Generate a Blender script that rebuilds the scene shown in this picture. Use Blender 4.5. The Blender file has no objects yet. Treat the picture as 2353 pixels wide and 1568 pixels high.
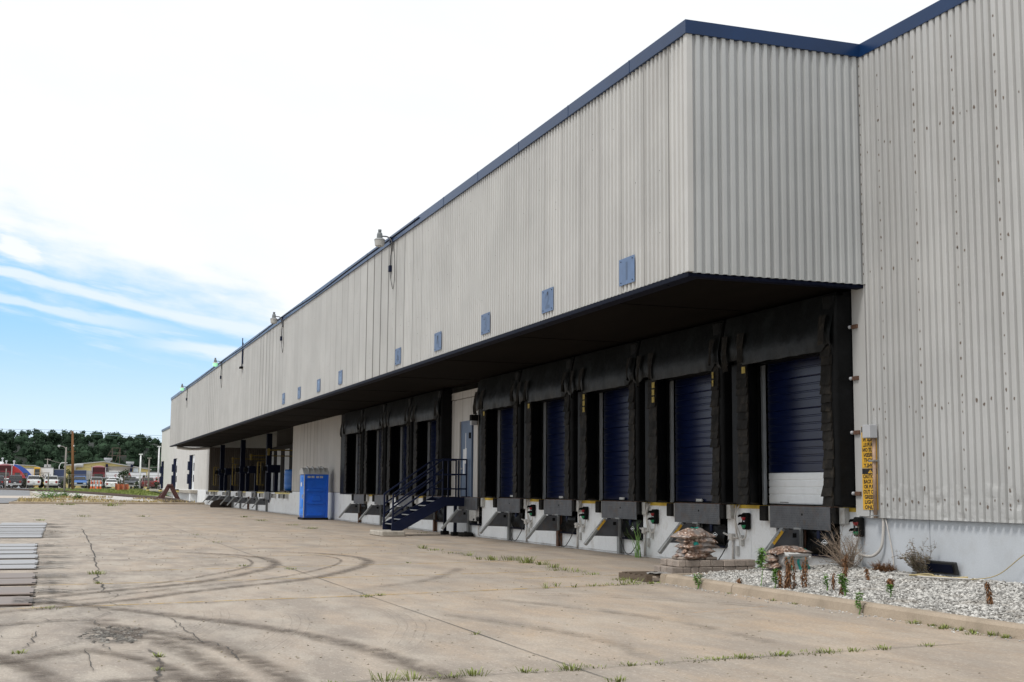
import bpy, bmesh, math, random
from mathutils import Vector, Matrix, noise as mn
R_ = math.radians
random.seed(7)
S = bpy.context.scene
COL = S.collection

# ------------------------------------------------------------------ camera
yaw, pitch, roll = .341, .115, .008
fw = Vector((math.sin(yaw)*math.cos(pitch), math.cos(yaw)*math.cos(pitch), math.sin(pitch)))
r0 = Vector((math.cos(yaw), -math.sin(yaw), 0)); u0 = r0.cross(fw)
rt = math.cos(roll)*r0 + math.sin(roll)*u0
up = -math.sin(roll)*r0 + math.cos(roll)*u0
cam = bpy.data.objects.new('camera', bpy.data.cameras.new('camera')); COL.objects.link(cam)
m3 = Matrix((rt, up, -fw)).transposed()
cam.matrix_world = Matrix.Translation((0, 0, 1.57)) @ m3.to_4x4()
cam.data.sensor_width = 36; cam.data.lens = 2957/2353*36
cam.data.clip_start = .1; cam.data.clip_end = 6000
S.camera = cam

# ------------------------------------------------------------------ world, sun, exposure
SUN_EL, SUN_AZ = R_(57), R_(243)      # azimuth measured from +Y towards +X
w = bpy.data.worlds.new('World'); S.world = w; w.use_nodes = True
nt = w.node_tree; N = nt.nodes; L = nt.links
for n in list(N): N.remove(n)
def wn(t, **k):
    n = N.new(t)
    for a, b in k.items(): setattr(n, a, b)
    return n
def wmath(op, a, b=None, c=None, clamp=False):
    n = N.new('ShaderNodeMath'); n.operation = op; n.use_clamp = clamp
    for i, x in enumerate((a, b, c)):
        if x is None: continue
        if isinstance(x, (int, float)): n.inputs[i].default_value = x
        else: L.new(x, n.inputs[i])
    return n.outputs[0]
def wstep(x, a, b):
    n = N.new('ShaderNodeMapRange'); n.interpolation_type = 'SMOOTHSTEP'
    L.new(x, n.inputs[0]); n.inputs[1].default_value = a; n.inputs[2].default_value = b
    return n.outputs[0]
def wmix(f, a, b):
    n = N.new('ShaderNodeMix'); n.data_type = 'RGBA'
    if isinstance(f, (int, float)): n.inputs[0].default_value = f
    else: L.new(f, n.inputs[0])
    for i, x in ((6, a), (7, b)):
        if isinstance(x, tuple): n.inputs[i].default_value = (*x, 1)
        else: L.new(x, n.inputs[i])
    return n.outputs[2]
tc = wn('ShaderNodeTexCoord'); sp = wn('ShaderNodeSeparateXYZ'); L.new(tc.outputs['Generated'], sp.inputs[0])
az = wmath('ARCTAN2', sp.outputs[0], sp.outputs[1]); el = wmath('ARCSINE', sp.outputs[2])
sky = wn('ShaderNodeTexSky', sky_type='NISHITA', sun_disc=False); sky.sun_elevation = SUN_EL; sky.sun_rotation = SUN_AZ
sky.air_density = 1; sky.dust_density = 1.5; sky.ozone_density = 1
def wnoise(scale, sx, sy, detail=5, rough=.55, off=0):
    cb = wn('ShaderNodeCombineXYZ'); L.new(wmath('MULTIPLY', az, sx), cb.inputs[0]); L.new(wmath('MULTIPLY', wmath('ADD', el, wmath('MULTIPLY', az, .17)), sy), cb.inputs[1])
    cb.inputs[2].default_value = off
    n = wn('ShaderNodeTexNoise'); n.inputs['Scale'].default_value = scale; n.inputs['Detail'].default_value = detail; n.inputs['Roughness'].default_value = rough
    L.new(cb.outputs[0], n.inputs[0]); return n.outputs[0]
n1 = wnoise(6, 1, 2.4, 6, .55); n2 = wnoise(16, 1, 4.5, 6, .55, 3.3); n3 = wnoise(9, 1, 7, 5, .6, 8.1)
# blue of the clear strip near the horizon: nishita tinted, paling downwards
blue = wmix(wstep(el, -.01, .15), (9.5, 10.9, 11.6), (3.6, 7.3, 12.2))
clear = wmix(.88, sky.outputs[0], blue)
s1 = wmath('ADD', el, wmath('MULTIPLY', wmath('ADD', az, .04), .24))
s1 = wmath('ADD', s1, wmath('MULTIPLY', wmath('SUBTRACT', n1, .5), .16))
s1 = wmath('ADD', s1, wmath('MULTIPLY', wmath('SUBTRACT', n2, .5), .05))
big = wstep(s1, .132, .202)
def streak(e0, slope, width, amp, azs=None):
    c = wmath('SUBTRACT', el, wmath('SUBTRACT', e0, wmath('MULTIPLY', wmath('ADD', az, .04), slope)))
    c = wmath('ADD', c, wmath('MULTIPLY', wmath('SUBTRACT', n2, .5), .016))
    c = wmath('ABSOLUTE', c)
    wv = wmath('ADD', width, wmath('MULTIPLY', wmath('ADD', az, .04), .035))
    d = wmath('SUBTRACT', 1, wmath('DIVIDE', c, wv), clamp=True)
    d = wmath('MULTIPLY', wstep(d, 0, .8), amp)
    if azs: d = wmath('MULTIPLY', d, wstep(az, azs[0], azs[1]))
    return d
st1 = streak(.1545, .20, .0055, .72)
st2 = streak(.1335, .14, .0045, .55, (.14, .0))
st3 = streak(.1165, .10, .0035, .65, (.03, .11))
wisp = wmath('MULTIPLY', wstep(n3, .5, .75), wmath('MULTIPLY', wstep(el, .07, .12), .55))
da = wmath('DIVIDE', wmath('ADD', az, .034), .026); de = wmath('DIVIDE', wmath('SUBTRACT', wmath('ADD', el, wmath('MULTIPLY', az, .3)), .164), .017)
blob = wmath('SUBTRACT', 1.2, wmath('SQRT', wmath('ADD', wmath('MULTIPLY', da, da), wmath('MULTIPLY', de, de))))
blob = wmath('ADD', blob, wmath('MULTIPLY', wmath('SUBTRACT', n2, .5), 3.0)); blob = wmath('MULTIPLY', wstep(blob, 0, .9), .95)
mask = big
for x in (st1, st2, st3, wisp, blob): mask = wmath('MAXIMUM', mask, x)
side = wstep(wmath('ABSOLUTE', wmath('SUBTRACT', az, .1)), .6, 1.2)      # cloud all round elsewhere
mask = wmath('MAXIMUM', mask, wmath('MULTIPLY', side, wstep(el, .02, .12)))
cl = wmix(n1, (9.4, 9.8, 10.2), (10.6, 10.7, 10.8))
skyc = wmix(mask, clear, cl)
bg = wn('ShaderNodeBackground'); bg.inputs[1].default_value = .1; L.new(skyc, bg.inputs[0])
wo = wn('ShaderNodeOutputWorld'); L.new(bg.outputs[0], wo.inputs[0])

sd = bpy.data.lights.new('sun', 'SUN'); sd.energy = 2.0; sd.angle = R_(14); sd.color = (1, .955, .90)
sun = bpy.data.objects.new('sun', sd); COL.objects.link(sun)
sdir = Vector((math.sin(SUN_AZ)*math.cos(SUN_EL), math.cos(SUN_AZ)*math.cos(SUN_EL), math.sin(SUN_EL)))
sun.rotation_euler = sdir.to_track_quat('Z', 'Y').to_euler()
vs = S.view_settings; vs.view_transform = 'Standard'; vs.look = 'None'; vs.exposure = 0.0; vs.gamma = 1
S.cycles.max_bounces = 6; S.cycles.diffuse_bounces = 3; S.cycles.glossy_bounces = 3; S.cycles.transparent_max_bounces = 12

# ------------------------------------------------------------------ materials
def nodes(m):
    m.use_nodes = True
    t = m.node_tree
    return t, t.nodes, t.links, t.nodes['Principled BSDF']
def M(name, c, rough=.7, metal=0., var=.12, vs=2., fine=.0, fs=60., bump=0., bs=40., stain_or_sheen=None, ss=1., sa=.5, rnd=0., spec=.5, sx=(1, 1, 1), island=0., emit=None, trans=0.):
    m = bpy.data.materials.new(name); t, N, L, b = nodes(m)
    geo = N.new('ShaderNodeNewGeometry')
    mp = N.new('ShaderNodeMapping'); mp.inputs['Scale'].default_value = sx; L.new(geo.outputs['Position'], mp.inputs[0])
    def noise(s, d=5, r=.6):
        n = N.new('ShaderNodeTexNoise'); n.inputs['Scale'].default_value = s; n.inputs['Detail'].default_value = d; n.inputs['Roughness'].default_value = r
        L.new(mp.outputs[0], n.inputs[0]); return n.outputs[0]
    def mixc(f, a, bb, mode='MIX'):
        n = N.new('ShaderNodeMix'); n.data_type = 'RGBA'; n.blend_type = mode
        if isinstance(f, float): n.inputs[0].default_value = f
        else: L.new(f, n.inputs[0])
        for i, x in ((6, a), (7, bb)):
            if isinstance(x, tuple): n.inputs[i].default_value = (*x, 1)
            else: L.new(x, n.inputs[i])
        return n.outputs[2]
    def rng(x, a, bb, c0, c1):
        n = N.new('ShaderNodeMapRange'); L.new(x, n.inputs[0])
        for i, q in enumerate((a, bb, c0, c1)): n.inputs[i+1].default_value = q
        return n.outputs[0]
    def mul(x, y):
        n = N.new('ShaderNodeMath'); n.operation = 'MULTIPLY'; L.new(x, n.inputs[0]); L.new(y, n.inputs[1]); return n.outputs[0]
    f = rng(noise(vs), .3, .7, 1-var, 1+var)
    if fine: f = mul(f, rng(noise(fs, 3, .7), .3, .7, 1-fine, 1+fine))
    if rnd:
        oi = N.new('ShaderNodeObjectInfo'); f = mul(f, rng(oi.outputs['Random'], 0, 1, 1-rnd, 1+rnd))
    if island: f = mul(f, rng(geo.outputs['Random Per Island'], 0, 1, 1-island, 1+island))
    vm = N.new('ShaderNodeVectorMath'); vm.operation = 'SCALE'; vm.inputs[0].default_value = c; L.new(f, vm.inputs['Scale'])
    colr = vm.outputs[0]
    if stain_or_sheen: colr = mixc(rng(noise(ss, 6, .65), .52, .72, 0, sa), colr, stain_or_sheen)
    L.new(colr, b.inputs['Base Color'])
    b.inputs['Roughness'].default_value = rough; b.inputs['Metallic'].default_value = metal
    b.inputs['Specular IOR Level'].default_value = spec
    if bump:
        bp = N.new('ShaderNodeBump'); bp.inputs['Strength'].default_value = bump; bp.inputs['Distance'].default_value = .02
        L.new(noise(bs, 4, .6), bp.inputs['Height']); L.new(bp.outputs[0], b.inputs['Normal'])
    if emit:
        b.inputs['Emission Color'].default_value = (*emit[:3], 1); b.inputs['Emission Strength'].default_value = emit[3]
    if trans: b.inputs['Transmission Weight'].default_value = trans
    m['h'] = 1
    return m

def mat_cladding(name, c, ax, seam=1.0, off=0., grime=.35, streakc=(.22, .2, .17), lap=.6):
    """ribbed steel sheet: panel to panel shade, seam shadow painted as a dark line in each panel lap, run-off streaks and speckles of dirt"""
    m = bpy.data.materials.new(name); t, N, L, b = nodes(m)
    geo = N.new('ShaderNodeNewGeometry'); s = N.new('ShaderNodeSeparateXYZ'); L.new(geo.outputs['Position'], s.inputs[0])
    def ma(op, a, bb=None, c=None):
        n = N.new('ShaderNodeMath'); n.operation = op
        for i, x in enumerate((a, bb, c)):
            if x is None: continue
            if isinstance(x, (int, float)): n.inputs[i].default_value = x
            else: L.new(x, n.inputs[i])
        return n.outputs[0]
    def rng(x, a, bb, c0, c1):
        n = N.new('ShaderNodeMapRange'); L.new(x, n.inputs[0])
        for i, q in enumerate((a, bb, c0, c1)): n.inputs[i+1].default_value = q
        return n.outputs[0]
    def mixc(f, a, bb):
        n = N.new('ShaderNodeMix'); n.data_type = 'RGBA'
        L.new(f, n.inputs[0])
        for i, x in ((6, a), (7, bb)):
            if isinstance(x, tuple): n.inputs[i].default_value = (*x, 1)
            else: L.new(x, n.inputs[i])
        return n.outputs[2]
    a = s.outputs[ax]; pos = ma('ADD', ma('DIVIDE', a, seam), off)
    wn_ = N.new('ShaderNodeTexWhiteNoise'); wn_.noise_dimensions = '1D'; L.new(ma('FLOOR', pos), wn_.inputs['W'])
    f = rng(wn_.outputs[0], 0, 1, .94, 1.04)
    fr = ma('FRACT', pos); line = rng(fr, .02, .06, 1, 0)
    def noise(scale, mapping, d=5, r=.6):
        mp = N.new('ShaderNodeMapping'); mp.inputs['Scale'].default_value = mapping; L.new(geo.outputs['Position'], mp.inputs[0])
        n = N.new('ShaderNodeTexNoise'); n.inputs['Scale'].default_value = scale; n.inputs['Detail'].default_value = d; n.inputs['Roughness'].default_value = r
        L.new(mp.outputs[0], n.inputs[0]); return n.outputs[0]
    f = ma('MULTIPLY', f, rng(noise(.7, (1, 1, 1)), .3, .7, .93, 1.06))
    vm = N.new('ShaderNodeVectorMath'); vm.operation = 'SCALE'; vm.inputs[0].default_value = c; L.new(f, vm.inputs['Scale'])
    col = mixc(ma('MULTIPLY', rng(noise(3, (1, 1, .06), 6, .7), .5, .8, 0, 1), grime), vm.outputs[0], streakc)
    col = mixc(ma('MULTIPLY', rng(noise(5, (1, 1, 1), 7, .75), .62, .75, 0, .6), grime), col, (.2, .15, .1))
    col = mixc(ma('MULTIPLY', line, lap), col, (.13, .12, .11))  # shadow of the seam gap painted into the colour
    L.new(col, b.inputs['Base Color']); b.inputs['Roughness'].default_value = .5; b.inputs['Specular IOR Level'].default_value = .35
    return m

def mat_pavement():
    m = bpy.data.materials.new('concrete_yard'); t, N, L, b = nodes(m)
    geo = N.new('ShaderNodeNewGeometry')
    def noise(scale, sc=(1, 1, 1), d=6, r=.6, off=(0, 0, 0)):
        mp = N.new('ShaderNodeMapping'); mp.inputs['Scale'].default_value = sc; mp.inputs['Location'].default_value = off; L.new(geo.outputs['Position'], mp.inputs[0])
        n = N.new('ShaderNodeTexNoise'); n.inputs['Scale'].default_value = scale; n.inputs['Detail'].default_value = d; n.inputs['Roughness'].default_value = r
        L.new(mp.outputs[0], n.inputs[0]); return n.outputs[0]
    def rng(x, a, bb, c0, c1, cl=True):
        n = N.new('ShaderNodeMapRange'); L.new(x, n.inputs[0])
        for i, q in enumerate((a, bb, c0, c1)): n.inputs[i+1].default_value = q
        return n.outputs[0]
    def mixc(f, a, bb):
        n = N.new('ShaderNodeMix'); n.data_type = 'RGBA'; L.new(f, n.inputs[0])
        for i, x in ((6, a), (7, bb)):
            if isinstance(x, tuple): n.inputs[i].default_value = (*x, 1)
            else: L.new(x, n.inputs[i])
        return n.outputs[2]
    def mul(x, y):
        n = N.new('ShaderNodeMath'); n.operation = 'MULTIPLY'; L.new(x, n.inputs[0])
        if isinstance(y, float): n.inputs[1].default_value = y
        else: L.new(y, n.inputs[1])
        return n.outputs[0]
    s = N.new('ShaderNodeSeparateXYZ'); L.new(geo.outputs['Position'], s.inputs[0])
    # buff near the docks, greyer towards the open yard
    warm = rng(s.outputs[0], .3, 6.5, 0, 1)
    c = mixc(warm, (.415, .345, .28), (.49, .365, .25))
    near = rng(s.outputs[1], 17.4, 18.6, .5, 0); left = rng(s.outputs[0], -.5, 3.2, 1, 0)
    c = mixc(mul(near, left), c, (.24, .222, .205))
    c = mixc(rng(noise(.5, (1, .35, 1), 5, .6), .38, .66, 0, .6), c, (.40, .35, .305))
    c = mixc(rng(noise(.75, (1, .36, 1), 7, .66, (3, 9, 0)), .46, .66, 0, .65), c, (.27, .245, .22))
    c = mixc(rng(noise(2.2, (1, .33, 1), 7, .7, (23, 9, 0)), .46, .64, 0, .55), c, (.34, .30, .26))     # dark scuffs across
    c = mixc(rng(noise(1.2, (1, .36, 1), 7, .66, (13, 2, 0)), .46, .64, 0, .65), c, (.52, .45, .37))
    c = mixc(rng(noise(2.2, (1, 1, 1), 6, .7, (1, 4, 0)), .53, .72, 0, .5), c, (.30, .255, .21))
    c = mixc(mul(rng(noise(1.3, (1, .33, 1), 7, .62, (31, 7, 0)), .44, .58, 0, .7), rng(s.outputs[0], 1, 6, 1, .45)), c, (.215, .195, .175))
    c = mixc(mul(rng(noise(2.0, (1, .33, 1), 7, .7, (51, 17, 0)), .48, .60, 0, .7), rng(s.outputs[0], 1, 5, 1, .4)), c, (.50, .45, .385))
    c = mixc(rng(noise(48, (1, .4, 1), 4, .75), .36, .66, 0, .65), c, (.25, .22, .19))
    c = mixc(rng(noise(30, (1, .4, 1), 5, .8, (5, 5, 0)), .55, .68, 0, .75), c, (.58, .52, .45))
    c = mixc(rng(noise(14, (1, .45, 1), 6, .8, (7, 3, 0)), .635, .67, 0, .7), c, (.10, .09, .08))
    L.new(c, b.inputs['Base Color']); b.inputs['Roughness'].default_value = .88; b.inputs['Specular IOR Level'].default_value = .25
    bp = N.new('ShaderNodeBump'); bp.inputs['Strength'].default_value = .35; bp.inputs['Distance'].default_value = .006
    L.new(noise(45, (1, 1, 1), 6, .75), bp.inputs['Height']); L.new(bp.outputs[0], b.inputs['Normal'])
    return m

def mat_ribbon(name, c, amp, nscale=6., edge=.35, rough=.9, thr=(.35, .65)):
    """a worn mark: opacity fades to its edges (uv.x) and breaks up with noise"""
    m = bpy.data.materials.new(name); t, N, L, b = nodes(m)
    b.inputs['Base Color'].default_value = (*c, 1); b.inputs['Roughness'].default_value = rough; b.inputs['Specular IOR Level'].default_value = .2
    uv = N.new('ShaderNodeUVMap'); s = N.new('ShaderNodeSeparateXYZ'); L.new(uv.outputs[0], s.inputs[0])
    geo = N.new('ShaderNodeNewGeometry'); n = N.new('ShaderNodeTexNoise'); n.inputs['Scale'].default_value = nscale; n.inputs['Detail'].default_value = 6; n.inputs['Roughness'].default_value = .7
    L.new(geo.outputs['Position'], n.inputs[0])
    def ma(op, a, bb):
        q = N.new('ShaderNodeMath'); q.operation = op
        for i, x in enumerate((a, bb)):
            if isinstance(x, (int, float)): q.inputs[i].default_value = x
            else: L.new(x, q.inputs[i])
        return q.outputs[0]
    d = ma('MULTIPLY', ma('ABSOLUTE', ma('SUBTRACT', s.outputs[0], .5), 0), 2)
    def sm(x, a, bb):
        q = N.new('ShaderNodeMapRange'); q.interpolation_type = 'SMOOTHSTEP'; L.new(x, q.inputs[0]); q.inputs[1].default_value = a; q.inputs[2].default_value = bb; return q.outputs[0]
    e = ma('SUBTRACT', 1, sm(d, 1-edge*2 if edge < .5 else 0, 1))
    e2 = ma('MULTIPLY', sm(s.outputs[1], 0, .12), ma('SUBTRACT', 1, sm(s.outputs[1], .88, 1)))
    al = ma('MULTIPLY', ma('MULTIPLY', e, sm(n.outputs[0], *thr)), ma('MULTIPLY', e2, amp))
    L.new(al, b.inputs['Alpha'])
    return m

K = {}
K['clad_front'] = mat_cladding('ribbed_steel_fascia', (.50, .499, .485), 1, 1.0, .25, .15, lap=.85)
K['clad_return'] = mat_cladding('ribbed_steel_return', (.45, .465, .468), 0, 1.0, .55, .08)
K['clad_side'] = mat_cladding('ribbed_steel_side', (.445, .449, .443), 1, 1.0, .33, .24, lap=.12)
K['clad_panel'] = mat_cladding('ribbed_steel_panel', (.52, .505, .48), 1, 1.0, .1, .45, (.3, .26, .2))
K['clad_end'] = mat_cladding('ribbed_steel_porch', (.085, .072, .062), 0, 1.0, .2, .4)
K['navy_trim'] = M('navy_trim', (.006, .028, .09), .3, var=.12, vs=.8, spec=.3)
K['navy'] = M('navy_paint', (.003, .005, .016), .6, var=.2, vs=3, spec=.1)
K['navy_mid'] = M('navy_paint_worn', (.0045, .009, .033), .5, var=.2, vs=3, stain_or_sheen=(.02, .02, .032), ss=4, sa=.4, spec=.22)
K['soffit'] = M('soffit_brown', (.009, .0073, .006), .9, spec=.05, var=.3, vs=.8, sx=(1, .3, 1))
K['dark'] = M('dark_void', (.005, .005, .005), .9, spec=.2)
K['black_vinyl'] = M('black_vinyl', (.0035, .0038, .0042), .5, var=.4, vs=3, stain_or_sheen=(.012, .013, .0145), ss=2, sa=.5, bump=.4, bs=5, spec=.13)
K['curtain'] = M('curtain_vinyl', (.0055, .0065, .007), .45, var=.4, vs=2, stain_or_sheen=(.022, .027, .028), ss=1.3, sa=.7, bump=.5, bs=4, spec=.22)  # paler bluish patches put the cloth's sheen into its colour
K['pleat'] = M('worn_pleat', (.013, .0115, .0098), .7, var=.4, vs=4, island=.5, stain_or_sheen=(.055, .045, .033), ss=5, sa=.6, spec=.15)
K['yellow'] = M('yellow_paint', (.62, .42, .03), .6, var=.2, vs=4, stain_or_sheen=(.2, .15, .05), ss=6, sa=.5)
K['dim_yellow'] = M('porch_shade_yellow', (.17, .12, .018), .7, var=.3, vs=4)  # yellow darkened so the porch's shade sits in the colour
K['worn_yellow'] = M('worn_yellow_cloth', (.36, .27, .06), .8, var=.5, vs=9, stain_or_sheen=(.03, .025, .02), ss=9, sa=1.)
K['pale_yellow'] = M('faded_yellow_paint', (.60, .50, .18), .7, var=.2, vs=4)
K['white_wall'] = M('white_painted_concrete', (.76, .78, .79), .75, var=.06, vs=1.3, fine=.05, fs=25, stain_or_sheen=(.30, .25, .19), ss=2.6, sa=.35, bump=.12, bs=30)
K['found'] = M('pale_blue_foundation', (.50, .53, .565), .75, var=.07, vs=1.2, fine=.05, fs=40, stain_or_sheen=(.36, .36, .35), ss=2, sa=.3, bump=.12, bs=40)
K['door_blue'] = M('blue_door_paint', (.003, .007, .034), .30, var=.25, vs=1.5, spec=.38)
K['white_panel'] = M('white_door_panel', (.80, .83, .85), .5, var=.06, vs=3, stain_or_sheen=(.4, .38, .35), ss=3, sa=.3)
K['steel'] = M('galvanised_steel', (.27, .28, .28), .5, .4, var=.25, vs=5, stain_or_sheen=(.20, .16, .12), ss=5, sa=.5)
K['grey_paint'] = M('grey_machine_paint', (.10, .105, .115), .55, .2, var=.25, vs=4, stain_or_sheen=(.12, .08, .05), ss=5, sa=.6)
K['rust_steel'] = M('rusty_steel', (.13, .07, .045), .8, .1, var=.35, vs=6, stain_or_sheen=(.04, .03, .03), ss=5)
K['bracket_white'] = M('painted_bracket', (.48, .48, .46), .6, var=.15, vs=5, stain_or_sheen=(.25, .17, .1), ss=8, sa=.5)
K['rubber'] = M('black_rubber', (.010, .0095, .009), .85, var=.4, vs=8, fine=.3, fs=30, spec=.2, stain_or_sheen=(.045, .038, .03), ss=7, sa=.5)
K['track'] = M('door_track_steel', (.42, .45, .48), .4, .3)
K['pvc'] = M('white_conduit', (.52, .50, .47), .6, var=.15, vs=6, stain_or_sheen=(.28, .23, .17), ss=6, sa=.4)
K['cable'] = M('black_cable', (.02, .02, .02), .6)
K['plate_blue'] = M('blue_sign_plate', (.085, .14, .255), .45, var=.12, vs=5, rnd=.12)
K['plate_digit'] = M('faded_digit', (.06, .10, .18), .5)
K['plate_digit_pale'] = M('pale_digit', (.17, .27, .42), .5)
K['scratch'] = M('black_scrape', (.008, .012, .02), .7)
K['lamp_grey'] = M('lamp_housing', (.17, .185, .19), .5, .3)
K['lamp_white'] = M('lamp_lens', (.42, .42, .40), .35)
K['lamp_lit'] = M('lit_green_lens', (.45, .75, .55), .35, emit=(.30, .95, .50, .55))
K['sign_yellow'] = M('sign_yellow', (.66, .38, .035), .5, var=.1, vs=6, stain_or_sheen=(.4, .25, .06), ss=7, sa=.4)
K['sign_black'] = M('sign_black', (.012, .012, .014), .5)
K['box_grey'] = M('grey_box', (.40, .41, .43), .5)
K['rust_pipe'] = M('rusty_conduit', (.36, .25, .18), .7, .2, var=.3, vs=6)
K['red_lens'] = M('red_lens', (.30, .012, .018), .3)
K['green_lens'] = M('green_lens', (.008, .24, .10), .3)
K['toilet_blue'] = M('toilet_blue_plastic', (.004, .11, .60), .42, var=.08, vs=3)
K['toilet_side'] = M('toilet_light_blue', (.008, .22, .80), .4, var=.08, vs=3)
K['toilet_grey'] = M('toilet_roof_grey', (.42, .42, .41), .6, var=.1, vs=4)
K['barrel_blue'] = M('barrel_blue', (.01, .12, .42), .4)
K['kerb'] = M('kerb_concrete', (.36, .295, .225), .88, var=.14, vs=1.6, fine=.15, fs=60, stain_or_sheen=(.22, .18, .13), ss=2.5, sa=.6, bump=.3, bs=60)
K['block'] = M('concrete_block', (.40, .37, .32), .9, var=.2, vs=4, fine=.15, fs=50, stain_or_sheen=(.18, .16, .13), ss=5, sa=.6, bump=.4, bs=30)
K['paver'] = M('paver_block', (.29, .245, .21), .9, var=.2, vs=5, fine=.25, fs=70, rnd=.2, bump=.5, bs=60)
K['wood'] = M('pallet_wood', (.11, .08, .055), .85, var=.3, vs=6, sx=(1, 8, 8))
K['gravel_base'] = M('gravel_base', (.17, .16, .145), .9, var=.2, vs=8, fine=.4, fs=30, bump=.8, bs=20)
K['stone'] = M('limestone_chips', (.42, .412, .39), .9, var=.15, vs=3, island=.55, stain_or_sheen=(.27, .23, .18), ss=2, sa=.6)
K['dirt'] = M('dirt_ground', (.33, .29, .23), .95, var=.2, vs=.25, fine=.3, fs=3, stain_or_sheen=(.27, .23, .12), ss=.22, sa=.9)
K['far_grav'] = M('pale_gravel', (.46, .44, .42), .95, var=.15, vs=.3, fine=.2, fs=4)
K['lawn'] = M('lawn_green', (.12, .185, .035), .95, var=.25, vs=.25, fine=.35, fs=3, stain_or_sheen=(.20, .21, .07), ss=.35, sa=.8)
K['asphalt'] = M('asphalt', (.20, .205, .215), .9, var=.15, vs=.3, fine=.15, fs=5, stain_or_sheen=(.13, .13, .135), ss=.25, sa=.7)
K['apron'] = M('pale_concrete', (.45, .40, .35), .9, var=.1, vs=.5)
K['grass_blade'] = M('grass_blade', (.19, .225, .06), .8, var=.25, vs=5, island=.4)
K['dry_blade'] = M('dry_blade', (.36, .28, .13), .85, var=.25, vs=1, island=.35)
K['leaf_green'] = M('weed_leaf', (.13, .26, .05), .7, var=.2, vs=8, island=.35)
K['leaf_brown'] = M('dead_leaf', (.16, .075, .03), .85, var=.3, vs=8, island=.45)
K['twig'] = M('dry_twig', (.26, .20, .15), .9, island=.4)
K['bush_leaf'] = M('grey_bush_leaf', (.14, .125, .075), .9, island=.5)
K['forest'] = M('wood_foliage', (.028, .049, .029), .95, var=.4, vs=.10, fine=.25, fs=.9, island=.45, spec=.1)
K['shrub'] = M('shrub_foliage', (.03, .055, .018), .9, var=.4, vs=.9, island=.45, spec=.15)
K['bark'] = M('bark', (.08, .06, .045), .95)
K['pole_wood'] = M('brown_pole', (.19, .085, .03), .85, var=.35, vs=1.2, sx=(3, 3, .6), stain_or_sheen=(.07, .045, .03), ss=1.5, sa=.7)
K['pole_grey'] = M('grey_pole', (.24, .22, .20), .8, var=.15, vs=1.5)
K['pole_white'] = M('white_pole', (.72, .73, .74), .5)
K['wire'] = M('overhead_wire', (.20, .30, .36), .6)
K['plate_steel'] = M('worn_steel_plate', (.36, .365, .375), .55, .3, var=.12, vs=1.2, sx=(.3, 3, 1), stain_or_sheen=(.42, .36, .36), ss=1, sa=.6)
K['plate_rust'] = M('rusty_steel_plate', (.235, .20, .18), .6, .2, var=.18, vs=1.5, sx=(.3, 3, 1), stain_or_sheen=(.22, .12, .09), ss=1.5, sa=.8)
K['rail_rust'] = M('rusty_rail', (.10, .07, .055), .8, .2, var=.2)
K['bumper_red'] = M('oxide_red', (.085, .032, .028), .75, var=.3, vs=3, stain_or_sheen=(.03, .02, .02), ss=4)
K['tie'] = M('old_sleeper', (.10, .085, .07), .95)
K['glass'] = M('dark_glass', (.015, .018, .02), .12, spec=.8)
K['tyre'] = M('tyre', (.015, .015, .015), .9)
K['chrome'] = M('chrome', (.55, .55, .55), .3, .8)
K['tail'] = M('tail_light', (.28, .012, .012), .35)
K['head'] = M('head_light', (.7, .7, .68), .25)
K['amber'] = M('amber_plate', (.6, .6, .62), .5)
K['paper'] = M('paper', (.72, .73, .75), .8)
K['lettering'] = M('lettering_dark', (.03, .03, .035), .6)
K['lettering_red'] = M('lettering_red', (.32, .02, .025), .6)
K['white_paint'] = M('white_paint', (.76, .77, .78), .4, var=.05)
K['orange'] = M('orange_net', (.42, .11, .045), .8, var=.2, vs=2)
K['cone'] = M('cone_orange', (.75, .13, .02), .6)
K['yellow_wall'] = M('yellow_siding', (.55, .46, .19), .7, var=.06, vs=.4)
K['roof_grey'] = M('grey_roof', (.36, .37, .37), .6, var=.1, vs=.5)
K['blue_wall'] = M('blueish_siding', (.55, .62, .68), .6, var=.05)
K['hose_yellow'] = M('yellow_hose', (.42, .34, .17), .6)
K['teal'] = M('teal_print', (.01, .26, .22), .5)
K['foil'] = M('white_wrap', (.58, .58, .57), .5, var=.15, vs=3)
K['yard'] = mat_pavement()
K['tyremark'] = mat_ribbon('tyre_rubber', (.15, .125, .105), .82, 4.5, .49, thr=(.28, .68))
K['tyrefaint'] = mat_ribbon('tyre_rubber_faint', (.17, .148, .128), .42, 3, .42, thr=(.32, .7))
K['crack'] = mat_ribbon('crack_dark', (.075, .072, .068), .85, 9, .3, thr=(.2, .45))
K['joint'] = mat_ribbon('joint_dark', (.10, .105, .10), .85, 4, .3, thr=(.1, .4))
K['yline'] = mat_ribbon('worn_yellow_line', (.60, .38, .06), .75, 4, .25, thr=(.36, .58))
K['stain_mark'] = mat_ribbon('oil_stain', (.13, .125, .12), .75, 9, .45, thr=(.36, .6))
K['foot_dirt'] = mat_ribbon('wall_foot_dirt', (.10, .07, .045), .9, 5, .45, thr=(.3, .55))
K['orange_mark'] = mat_ribbon('rust_run', (.50, .24, .06), .5, 5, .45)

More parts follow.
